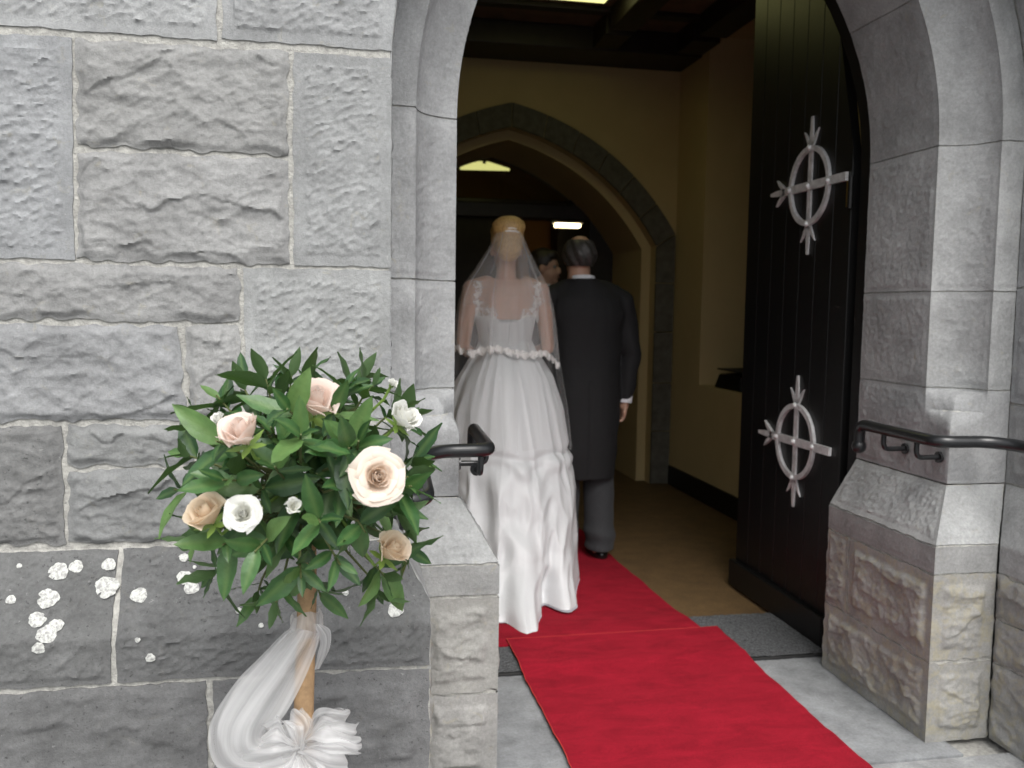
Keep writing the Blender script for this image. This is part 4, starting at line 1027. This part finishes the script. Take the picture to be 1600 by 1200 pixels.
# ================================================================== people
def sphere_v(c, r, rot=None, nu=20, nv=12):
    V = []; c = Vector(c)
    for j in range(nv+1):
        ph = -math.pi/2+math.pi*j/nv
        for i in range(nu):
            a = 2*math.pi*i/nu; p = Vector((r[0]*math.cos(ph)*math.cos(a), r[1]*math.cos(ph)*math.sin(a), r[2]*math.sin(ph)))
            if rot is not None: p = rot @ p
            V.append(tuple(c+p))
    return V, gridF(nv+1, nu, True)
def caps_v(p0, r0, p1, r1, n=16):
    p0 = Vector(p0); p1 = Vector(p1); d = (p1-p0); L = d.length; d = d.normalized() if L > 1e-6 else Vector((0, 0, 1))
    ref = Vector((0, 0, 1)) if abs(d.z) < .9 else Vector((1, 0, 0)); s = d.cross(ref).normalized(); t = d.cross(s); V = []; rows = []
    for j in range(6): a = -math.pi/2+math.pi/2*j/5; rows.append((p0+d*r0*math.sin(a), r0*math.cos(a)))
    for j in range(1, 4): rows.append((p0+(p1-p0)*j/4, r0+(r1-r0)*j/4))
    for j in range(6): a = math.pi/2*j/5; rows.append((p1+d*r1*math.sin(a), r1*math.cos(a)))
    for c, r in rows:
        for i in range(n): a = 2*math.pi*i/n; V.append(tuple(c+(s*math.cos(a)+t*math.sin(a))*max(r, 1e-4)))
    return V, gridF(len(rows), n, True)
def rings_v(rings, n=28):             # rings: (z, cx, cy, rx, ry[, power])
    V = []
    for q in rings:
        z, cx, cy, rx, ry = q[:5]; pw = q[5] if len(q) > 5 else 2
        for i in range(n):
            a = 2*math.pi*i/n; ca, sa = math.cos(a), math.sin(a)
            V.append((cx+rx*math.copysign(abs(ca)**(2/pw), ca), cy+ry*math.copysign(abs(sa)**(2/pw), sa), z))
    F = gridF(len(rings), n, True)+[tuple(range(n-1, -1, -1)), tuple(range((len(rings)-1)*n, len(rings)*n))]
    return V, F
def blob(name, prims, mat, parent, loc, rz=0, voxel=.007, smooth=4, wrinkle=None):
    V = []; F = []
    for v, f in prims:
        b = len(V); V += v; F += [tuple(b+i for i in q) for q in f]
    me = bpy.data.meshes.new('tmp'); me.from_pydata(V, [], F)
    bm = bmesh.new(); bm.from_mesh(me); bmesh.ops.remove_doubles(bm, verts=bm.verts[:], dist=1e-5); bmesh.ops.recalc_face_normals(bm, faces=bm.faces[:]); bm.to_mesh(me); bm.free()
    o = bpy.data.objects.new('tmp', me); sc.collection.objects.link(o)
    m = o.modifiers.new('r', 'REMESH'); m.mode = 'VOXEL'; m.voxel_size = voxel
    s = o.modifiers.new('s', 'SMOOTH'); s.iterations = smooth; s.factor = .5
    dg = bpy.context.evaluated_depsgraph_get(); ev = o.evaluated_get(dg); m2 = bpy.data.meshes.new_from_object(ev)
    bpy.data.objects.remove(o); n = len(m2.vertices); co = np.empty(n*3); m2.vertices.foreach_get('co', co); co = co.reshape(-1, 3)
    if wrinkle is not None:
        nn = np.empty(n*3); m2.vertices.foreach_get('normal', nn); co = co+nn.reshape(-1, 3)*wrinkle(co)[:, None]
    F = [tuple(p.vertices) for p in m2.polygons]; bpy.data.meshes.remove(m2)
    c, s_ = math.cos(rz), math.sin(rz)
    W = np.stack([co[:, 0]*c-co[:, 1]*s_+loc[0], co[:, 0]*s_+co[:, 1]*c+loc[1], co[:, 2]+loc[2]], -1)
    return mesh(name, W, F, mat, parent, loc=loc), co, F
def head_prims(hc, s=1.0, neck_z=1.45, neck_r=.056):
    x, y, z = hc; E = lambda dx, dy, dz, rx, ry, rz: sphere_v((x+dx*s, y+dy*s, z+dz*s), (rx*s, ry*s, rz*s))
    return [E(0, -.012, .022, .074, .092, .090), E(0, .022, -.045, .058, .066, .068), E(0, .062, -.090, .026, .022, .020), E(0, .088, -.022, .012, .018, .022), E(0, .093, -.034, .015, .013, .010),
            E(.074, -.006, -.012, .009, .018, .030), E(-.074, -.006, -.012, .009, .018, .030), E(0, .070, .016, .045, .016, .010), E(0, .078, -.062, .024, .010, .007),
            caps_v((x, y-.018*s, neck_z-.06), neck_r*1.18, (x, y-.008*s, z-.06*s), neck_r)]
def hand_prims(w, d, side, palm_n, curl=.5, s=1.0):
    # w wrist point, d direction of the hand, side = thumb direction, palm_n = palm normal
    w = Vector(w); d = Vector(d).normalized(); sd = Vector(side); sd = (sd-d*sd.dot(d)).normalized(); pn = Vector(palm_n); pn = (pn-d*pn.dot(d)-sd*pn.dot(sd)).normalized()
    P = [caps_v(w, .024*s, w+d*.035*s, .026*s)]
    for k in (-1, -.33, .33, 1): P.append(caps_v(w+d*.02*s+sd*.017*k*s, .014*s, w+d*.078*s+sd*.028*k*s, .0115*s))
    for k, L in ((1, .068), (.33, .078), (-.33, .072), (-1, .056)):
        p = w+d*.082*s+sd*.029*k*s; dd = d
        for j, (f, r) in enumerate(((.45, .0092), (.32, .0084), (.23, .0076))):
            a = curl*(.5+.35*j); dd = (d*math.cos(a*(j+.6))+pn*math.sin(a*(j+.6))).normalized()
            q = p+dd*L*f*s*1.1; P.append(caps_v(p, r*s, q, (r-.0008)*s, 10)); p = q
    p = w+d*.028*s+sd*.026*s; q = p+(d*.6+sd*.75+pn*.3).normalized()*.038*s; P.append(caps_v(p, .0125*s, q, .0105*s, 10)); P.append(caps_v(q, .0105*s, q+(d*.85+sd*.3+pn*.35).normalized()*.032*s, .0085*s, 10))
    return P
def eyes(parent, hc, loc, rz, s=1):
    for k in (-1, 1):
        v, f = sphere_v((hc[0]+.030*k*s, hc[1]+.068*s, hc[2]+.002*s), (.012*s,)*3, None, 12, 8); v = np.array(v); c, s_ = math.cos(rz), math.sin(rz)
        v = np.stack([v[:, 0]*c-v[:, 1]*s_+loc[0], v[:, 0]*s_+v[:, 1]*c+loc[1], v[:, 2]+loc[2]], -1); mesh('eye', v, f, 'eye', parent)
def place(V, loc, rz=0):
    V = np.array(V, float); c, s_ = math.cos(rz), math.sin(rz)
    return np.stack([V[:, 0]*c-V[:, 1]*s_+loc[0], V[:, 0]*s_+V[:, 1]*c+loc[1], V[:, 2]+loc[2]], -1)
# ------------------------------------------------------------------ the bride (seen from behind, faces +Y)
B = (.805, 4.42, 0)
bride = root('person', (B[0], B[1], .008), 'person in a white strapless wedding gown with lace back and short veil', 'person')
hcB = (.0, .01, 1.655)
prims = head_prims(hcB, .98, 1.49, .047)
prims += [rings_v([(.86, 0, .01, .165, .115), (.98, 0, .0, .172, .118), (1.08, 0, .0, .140, .098), (1.16, 0, 0, .122, .088), (1.24, 0, 0, .130, .092), (1.33, 0, .0, .145, .098), (1.41, 0, -.002, .150, .092), (1.47, 0, -.008, .130, .070), (1.505, 0, -.008, .075, .052)])]
for k in (-1, 1):
    sh = (.172*k, -.008, 1.452); el = (.215*k, -.015, 1.165); wr = (.085*k, .215, 1.09)
    prims += [caps_v((.10*k, -.008, 1.470), .052, sh, .047), caps_v(sh, .046, (.198*k, -.014, 1.31), .041), caps_v((.198*k, -.014, 1.31), .041, el, .034), caps_v(el, .034, wr, .024)]
    prims += hand_prims(wr, (-.5*k, .75, .05), (0, .2, 1), (-.6*k, -.6, 0), .7, .92)
    prims += [caps_v((.085*k, .0, .90), .088, (.075*k, .01, .50), .058), caps_v((.075*k, .01, .50), .056, (.07*k, -.01, .10), .034), caps_v((.07*k, -.02, .07), .032, (.08*k, .13, .035), .026)]
    prims += [sphere_v((.07*k, .085, 1.30), (.062, .055, .058))]
body, co, FB = blob('body', prims, 'skin', bride, B, 0, .0065, 5)
eyes(bride, hcB, B, 0, .98)
# hair: swept up and over a roll
def hair_wr(co): return .0007*np.sin(np.hypot(co[:, 0], co[:, 2]-1.70)*330+2.5*np.sin(co[:, 0]*30))+.003*fbm(co[:, 0]*30, co[:, 2]*30, 3, 2)
hp = [sphere_v((0, -.018, 1.700), (.082, .092, .092)), sphere_v((0, -.055, 1.745), (.080, .066, .062)), sphere_v((0, -.058, 1.757), (.083, .062, .056)), sphere_v((0, -.070, 1.660), (.066, .050, .075)), sphere_v((0, .02, 1.735), (.078, .070, .055))]
blob('hair', hp, 'blonde', bride, B, 0, .005, 8, hair_wr)
V = []
for j in range(5):
    for i in range(15):
        a = -.75+1.5*i/14; V.append((.075*math.sin(a), -.035-.082*math.cos(a)-.004*(j % 2), 1.728+.006*j-.03*(a*a)*.35))
mesh('comb', place(V, B), gridF(5, 15), 'comb', bride)
# bodice and skirt
def tube_rings(name, rings, mat, parent, n=72, disp=None, closed=False):
    V = []; uv = []
    for j, (z, cx, cy, rx, ry) in enumerate(rings):
        for i in range(n):
            a = 2*math.pi*i/n; V.append((cx+rx*math.cos(a), cy+ry*math.sin(a), z)); uv.append((i/n, j/len(rings)))
    V = np.array(V)
    if disp is not None: V = disp(V, n, len(rings))
    return mesh(name, place(V, B), gridF(len(rings), n, True), mat, parent, uv=uv)
def bod(V, n, m):
    W = V.copy(); a = np.arctan2(V[:, 1], V[:, 0]); top = V[:, 2] > 1.318
    W[:, 2] += np.where(top, -.020*np.clip(-np.sin(a), 0, 1)**1.5*1.0+.030*np.clip(np.sin(a), 0, 1), 0)
    W[:, 2] += np.where(top, .010*np.exp(-((np.abs(np.cos(a))-.75)/.2)**2)*(np.sin(a) < 0), 0)
    k = 1+.006*vn(a*5, V[:, 2]*22, 3)
    W[:, 0] *= k; W[:, 1] *= k; return W
br = [(1.10, 0, 0, .158, .122), (1.13, 0, 0, .138, .106), (1.16, 0, 0, .132, .101), (1.20, 0, .001, .133, .101), (1.24, 0, .002, .139, .105), (1.28, 0, .006, .149, .113), (1.305, 0, .010, .154, .118), (1.320, 0, .011, .1555, .1185), (1.3195, 0, .011, .1525, .1155), (1.30, 0, .01, .147, .11)]
bodice = tube_rings('bodice', br, 'satin', bride, 72, bod)
tube('seam', [(B[0]+.002, B[1]-.1035-dy, z) for z, dy in ((1.295, .006), (1.24, .0005), (1.20, -.0035), (1.16, -.0035), (1.13, .0015))], .0028, 'satin', bodice, 6)
# skirt: gathered at the waist, flared, with a train pooling towards the door
zs_ = np.concatenate([np.linspace(1.175, 1.08, 8), np.linspace(1.065, .66, 30), np.linspace(.648, .012, 60)])
nS = 420; aS = np.linspace(0, 2*math.pi, nS, endpoint=False); V = []; uvs = []
for z in zs_:
    hgt = 1.175-z; q = hgt/1.163
    rx = np.interp(z, [0, .2, .4, .6, .85, 1.0, 1.08, 1.13, 1.175], [.360, .352, .342, .328, .285, .232, .185, .150, .134])
    ryf = np.interp(z, [0, .4, .85, 1.08, 1.175], [.42, .37, .27, .17, .104])
    ryb = np.interp(z, [0, .10, .22, .38, .6, .85, 1.0, 1.08, 1.13, 1.175], [.76, .63, .53, .44, .355, .285, .235, .19, .150, .105])
    ap = (aS-math.pi/2) % (2*math.pi); zc = np.full(nS, z); wa = aS+.22*np.sin(2*aS+.6)+.10*np.sin(5*aS+1.2)
    def rid(v): return 1-4*np.abs(v)
    wz = .55*vn(ap*1.1, zc*2.0, 21)
    f1 = rid(vn(ap*2.6+wz+3, zc*.8+.3*ap, 22)); f2 = rid(vn(ap*5.2+1.5*wz, zc*1.5, 23)); f3 = vn(ap*9+2*wz, zc*2.5, 24)
    fold = .75*f1+.42*f2*np.interp(q, [0, .4, 1], [1.3, 1, .8])+.55*f3*np.exp(-q*1.5)
    amp = np.interp(q, [0, .05, .2, .5, .8, 1], [.004, .008, .016, .024, .026, .022])
    # gathered tier: cloth caught up and puffing below
    ti = .019*math.exp(-((z-.60)/.035)**2)*np.sin(11*wa+1.0)-.010*math.exp(-((z-.645)/.014)**2)
    lob = np.clip(-np.sin(aS), 0, 1)
    low = np.interp(z, [0, .08, .45, .62, .66], [1, 1, .8, .45, 0])
    crumple = low*(.017*rid(vn(ap*3.4+2*wz, zc*4.2+ap*1.1, 31))+.008*rid(vn(ap*7.5, zc*8-ap*2, 32))+.024*fbm(ap*2.0, zc*4, 33, 2))*np.interp(z, [.0, .03, .5, .62], [.5, 1, 1, .3])
    r = 1+0*aS
    x = rx*np.cos(aS); y = np.where(np.sin(aS) > 0, ryf, ryb)*np.sin(aS)
    nx = np.cos(aS); ny = np.sin(aS); off = amp*fold+ti+crumple*(.3+lob)
    # train is longest a little left of centre and has a notch beside the near corner
    tr = np.interp(z, [0, .05, .18, .35], [1, .92, .35, 0])
    da = (aS-4.74+math.pi) % (2*math.pi)-math.pi
    tipx = tr*(.15*np.exp(-(da/.17)**4)-.17*np.exp(-((da-.36)/.13)**2)+.02*np.exp(-((da-.75)/.22)**2))
    X = x+nx*off; Yv = y+ny*off-tipx
    X = X-tr*.05*lob
    Zv = z+.014*np.interp(z, [.03, .3], [0, 1])*np.sin(7*wa+3)+0*aS
    if z < .05: Zv = np.maximum(Zv, .012+.010*(np.sin(13*wa)*.5+.5)*(z > .02))
    V.append(np.stack([X, Yv, Zv], -1)); uvs += [(i/nS, q) for i in range(nS)]
V = np.concatenate(V)
skirt = mesh('skirt', place(V, (B[0], B[1], .012)), gridF(len(zs_), nS, True), 'satin', bride, uv=uvs)
hem = V[-nS:].copy(); hem2 = hem*np.array([.965, .965, 1]); hem2[:, 2] -= .004
hemo = hem*np.array([1.012, 1.012, 1]); hemo[:, 2] = hem[:, 2]-.006
mesh('lining', place(np.vstack([hem2, hemo]), (B[0], B[1], .012)), gridF(2, nS, True), 'lining', skirt)
# lace over the shoulders, grown from the body surface
msk = (co[:, 2] > 1.285) & (co[:, 2] < 1.492) & (np.abs(co[:, 0]) < .222)
lim = (co[:, 2] > 1.285) & ~((np.abs(co[:, 0]) > .165) & (co[:, 2] < 1.37))
msk &= lim
idx = -np.ones(len(co), int); idx[msk] = np.arange(msk.sum()); FL = [tuple(idx[i] for i in f) for f in FB if all(msk[i] for i in f)]
nb = np.empty(len(body.data.vertices)*3); body.data.vertices.foreach_get('normal', nb); nb = nb.reshape(-1, 3)
LV = co[msk]+nb[msk]*.004; lx, ly, lz = LV.T
den = np.where(ly < .02, .30*np.exp(-((np.abs(lx)-.150)/.030)**2)+.28*np.exp(-((np.abs(lx)-.085)/.035)**2)*np.clip((1.40-lz)/.05, 0, 1)+.16*np.exp(-((lz-1.30)/.022)**2)*(np.abs(lx) > .03)-.16*np.exp(-(lx/.055)**2), .15)
lace = mesh('lace', place(LV, B), FL, 'lace', bride); attr(lace, 'dens', den-.02)
# veil: two tiers hanging from the comb
def veil(name, rows, span, n=120, m=60, folds=7, amp=.012, seed=0, skew=0.0, mat='veil'):
    V = []; uv = []; zr = [r[0] for r in rows][::-1]
    for j in range(m):
        t = j/(m-1); z = rows[0][0]+(rows[-1][0]-rows[0][0])*t
        hw = np.interp(z, zr, [r[1] for r in rows][::-1]); yb = np.interp(z, zr, [r[2] for r in rows][::-1]); dp = np.interp(z, zr, [r[3] for r in rows][::-1])
        for i in range(n):
            u = -1+2*i/(n-1); a = u*span
            f = amp*t**.8*(math.sin(folds*u*3.1+seed+t)+.6*math.sin(folds*u*5.3+2.1*seed-1.4*t))
            x_ = hw*math.sin(a)/math.sin(min(span, math.pi/2))+f*.35*math.cos(folds*u*2.2); y_ = yb+dp*(1-math.cos(a))-f
            zz = z-skew*t*max(0, u)**1.5-.012*t*math.sin(u*9+seed)
            V.append((x_, y_, zz)); uv.append((u*.5+.5+seed, t))
    V = np.array(V)
    return mesh(name, place(V, B), gridF(m, n), mat, bride, uv=uv), V.reshape(m, n, 3)
v1, G1 = veil('veil', [(1.742, .062, -.118, .06), (1.66, .098, -.135, .08), (1.56, .160, -.150, .10), (1.48, .212, -.155, .13), (1.40, .240, -.160, .15), (1.30, .256, -.172, .16), (1.16, .266, -.19, .16)], 1.45, skew=.075, seed=.4)
v2, G2 = veil('veil_lower_tier', [(1.738, .058, -.112, .05), (1.60, .125, -.135, .09), (1.48, .205, -.145, .12), (1.30, .248, -.165, .16), (1.10, .272, -.215, .18), (.90, .298, -.30, .22), (.70, .312, -.365, .24)], 1.42, amp=.014, seed=2.2, skew=.02, mat='veil_thin')
# scalloped lace edging on the upper tier
rowv = G1[-1]; d = np.r_[0, np.cumsum(np.linalg.norm(np.diff(rowv, axis=0), axis=1))]; k = 260; ss = np.linspace(0, d[-1], k)
E0 = np.stack([np.interp(ss, d, rowv[:, i]) for i in range(3)], -1); V = []
ph = ss/.052*math.pi
for r_, f_ in ((0, .010), (1, .0), (2, -.010), (3, -.020)):
    sc_al = .0 if r_ < 2 else (np.abs(np.sin(ph))*.016-.006)*(r_-1)/2
    Q = E0.copy(); Q[:, 2] += f_-(sc_al if r_ >= 2 else 0)+(.004*np.sin(ph*2.0) if r_ == 0 else 0); Q[:, 1] -= .002+.002*np.sin(ph*4+r_); V.append(Q)
lt = mesh('lace_edging', place(np.concatenate(V), B), gridF(4, k), 'lace', v1); attr(lt, 'dens', np.concatenate([.20+.12*np.abs(np.sin(ph)), .30+.1*np.abs(np.sin(ph)), .26+.1*np.abs(np.sin(ph)), .16+.1*np.abs(np.sin(ph))]))
# ------------------------------------------------------------------ the man in the dark tailcoat
def man(loc, rz, label, coat_hem, hairfn, coatmat, trmat, arm_l, arm_r, bald, s=1.0, hair_m='grey_hair'):
    P = root('person', (loc[0], loc[1], .008), label, 'person')
    hc = (-.035 if bald else 0, .015, 1.640); pr = head_prims(hc, 1.03, 1.47, .060)
    pr += [rings_v([(.86, 0, 0, .165, .115), (1.0, 0, 0, .168, .118), (1.2, 0, 0, .172, .112), (1.36, 0, 0, .185, .112), (1.45, 0, -.005, .160, .085), (1.50, 0, -.005, .08, .06)])]
    wr = {}
    for k, (el, w_) in ((-1, arm_l), (1, arm_r)):
        sh = (.195*k, -.005, 1.425)
        pr += [caps_v((.1*k, 0, 1.42), .055, sh, .048), caps_v(sh, .048, el, .040), caps_v(el, .042, w_, .028)]
        dv = Vector(w_)-Vector(el); pr += hand_prims(w_, dv+Vector((0, .01, 0)), (0, .9, .3), (-k, 0, -.2), .9, 1.0); wr[k] = (Vector(el), Vector(w_))
        pr += [caps_v((.09*k, 0, .88), .088, (.095*k, .0, .48), .06), caps_v((.095*k, 0, .48), .058, (.10*k, -.02, .09), .04), caps_v((.10*k, -.03, .05), .038, (.115*k, .16, .04), .032)]
    blob('body', pr, 'skin', P, loc, rz, .007, 4); eyes(P, hc, loc, rz, 1.03)
    h_ = coat_hem
    ct = [rings_v([(h_, 0, -.02, .168, .135, 2.6), (h_+.12, 0, -.02, .180, .145, 2.5), (.75, 0, -.015, .195, .150, 2.4), (.92, 0, -.01, .198, .148, 2.4), (1.06, 0, -.005, .192, .138, 2.4), (1.20, 0, -.005, .200, .138, 2.4), (1.34, 0, -.008, .218, .138, 2.4), (1.42, 0, -.012, .205, .118, 2.3), (1.48, 0, -.014, .150, .094), (1.525, -.015, -.014, .085, .074)])]
    for k in (-1, 1):
        el, w_ = wr[k]; sh = Vector((.205*k, -.005, 1.405)); e2 = el+(w_-el)*.90
        ct += [caps_v((.10*k, -.012, 1.450), .072, sh, .072), caps_v(sh, .070, el, .058), caps_v(el, .057, e2, .046)]
    def wrk(c): return .004*fbm(c[:, 0]*14, c[:, 2]*9, 6, 3)+.0035*np.sin(c[:, 2]*34+8*c[:, 0]+3*np.sin(c[:, 0]*20))*(np.abs(c[:, 0]) > .17)-.006*np.exp(-(c[:, 0]/.006)**2)*(c[:, 1] < 0)*(c[:, 2] < .98)
    blob('coat', ct, coatmat, P, loc, rz, .008, 4, wrk)
    tr = []
    for k in (-1, 1): tr += [caps_v((.085*k, 0, .92), .105, (.095*k, 0, .50), .088), rings_v([(.055, .105*k, -.015, .080, .108), (.075, .105*k, -.02, .082, .105), (.14, .104*k, -.022, .080, .092), (.3, .10*k, -.012, .082, .088), (.52, .095*k, 0, .088, .090)])]
    def wr2(c): return .006*fbm(c[:, 0]*10+3, c[:, 2]*11, 16, 3)+.008*np.sin(c[:, 2]*46+9*c[:, 0])*np.exp(-((c[:, 2]-.12)/.08)**2)
    blob('trousers', tr, trmat, P, loc, rz, .008, 4, wr2)
    for k in (-1, 1):
        so_ = rings_v([(.004, .11*k, .05, .048, .135, 2.4), (.03, .11*k, .05, .050, .138, 2.4), (.06, .11*k, .035, .046, .11), (.095, .105*k, -.02, .040, .055)]); blob('shoe', [so_], 'shoe', P, loc, rz, .006, 3)
    V = []
    for j, (r_, z_) in enumerate(((.072, 1.492), (.0705, 1.515), (.069, 1.535), (.0665, 1.536), (.066, 1.50))):
        for i in range(32): a = 2*math.pi*i/32; V.append((hc[0]*.6+r_*math.cos(a), -.004+r_*1.02*math.sin(a), z_-.010*math.sin(a)))
    mesh('collar', place(V, loc, rz), gridF(5, 32, True), 'shirt', P)
    for k in (-1, 1):
        el, w_ = wr[k]; dv = (w_-el).normalized(); o = tube('cuff', [tuple(place([el+(w_-el)*.88], loc, rz)[0]), tuple(place([w_+dv*.012], loc, rz)[0])], .0395, 'shirt', P, 20)
    hairfn(P, hc, loc, rz)
    mesh('mouth', place([(hc[0]+x_, hc[1]+.091, hc[2]-.064+z_) for z_ in (-.006, 0, .005) for x_ in (-.022, -.011, 0, .011, .022)], loc, rz), gridF(3, 5), 'lip', P)
    return P
def hair_ring(P, hc, loc, rz):        # bald crown: hair only round the sides and back
    V = []; keep = []
    for j in range(14):
        el = -.70+(1.42+.10*math.sin(3*(-math.pi*1.22)+0))*j/13
        for i in range(41):
            az = -math.pi*1.22+math.pi*1.44*i/40
            lump = .006*math.sin(az*9+el*5)+.005*float(vn(np.array([az*6]), np.array([el*7]), 3)[0])
            r = 1.0+.03*math.cos((j-6.5)/6.5*1.5); rx, ry, rz_ = .0865, .105, .102
            V.append((hc[0]+(rx*r+lump)*math.cos(el)*math.cos(az), hc[1]-.014+(ry*r+lump)*math.cos(el)*math.sin(az), hc[2]+.016+rz_*math.sin(el)))
    mesh('hair', place(V, loc, rz), gridF(14, 41), 'grey_hair', P)
FL_ = (1.290, 4.70, 0)
man(FL_, 0, 'person in a long dark tailcoat and grey trousers, balding, standing beside the bride', .455, hair_ring, 'suit', 'trouser', ((-.27, .05, 1.15), (-.10, .25, 1.10)), ((.262, -.015, 1.13), (.232, -.02, .872)), True)
def hair_full(P, hc, loc, rz):
    blob('hair', [sphere_v((hc[0], hc[1]-.022, hc[2]+.035), (.086, .098, .094)), sphere_v((hc[0], hc[1]-.05, hc[2]-.02), (.078, .066, .075)), sphere_v((hc[0], hc[1]+.04, hc[2]+.075), (.066, .05, .04))], 'dark_hair', P, loc, rz, .007, 3, lambda c: .004*fbm(c[:, 0]*50, c[:, 2]*50, 4, 2))
man((1.315, 5.85, 0), R_(-118), 'dark-haired person in a black suit waiting further in, partly hidden by the couple', .72, hair_full, 'suit', 'suit', ((-.25, .0, 1.15), (-.22, .08, .90)), ((.25, .0, 1.15), (.22, .08, .90)), False, hair_m='dark_hair')
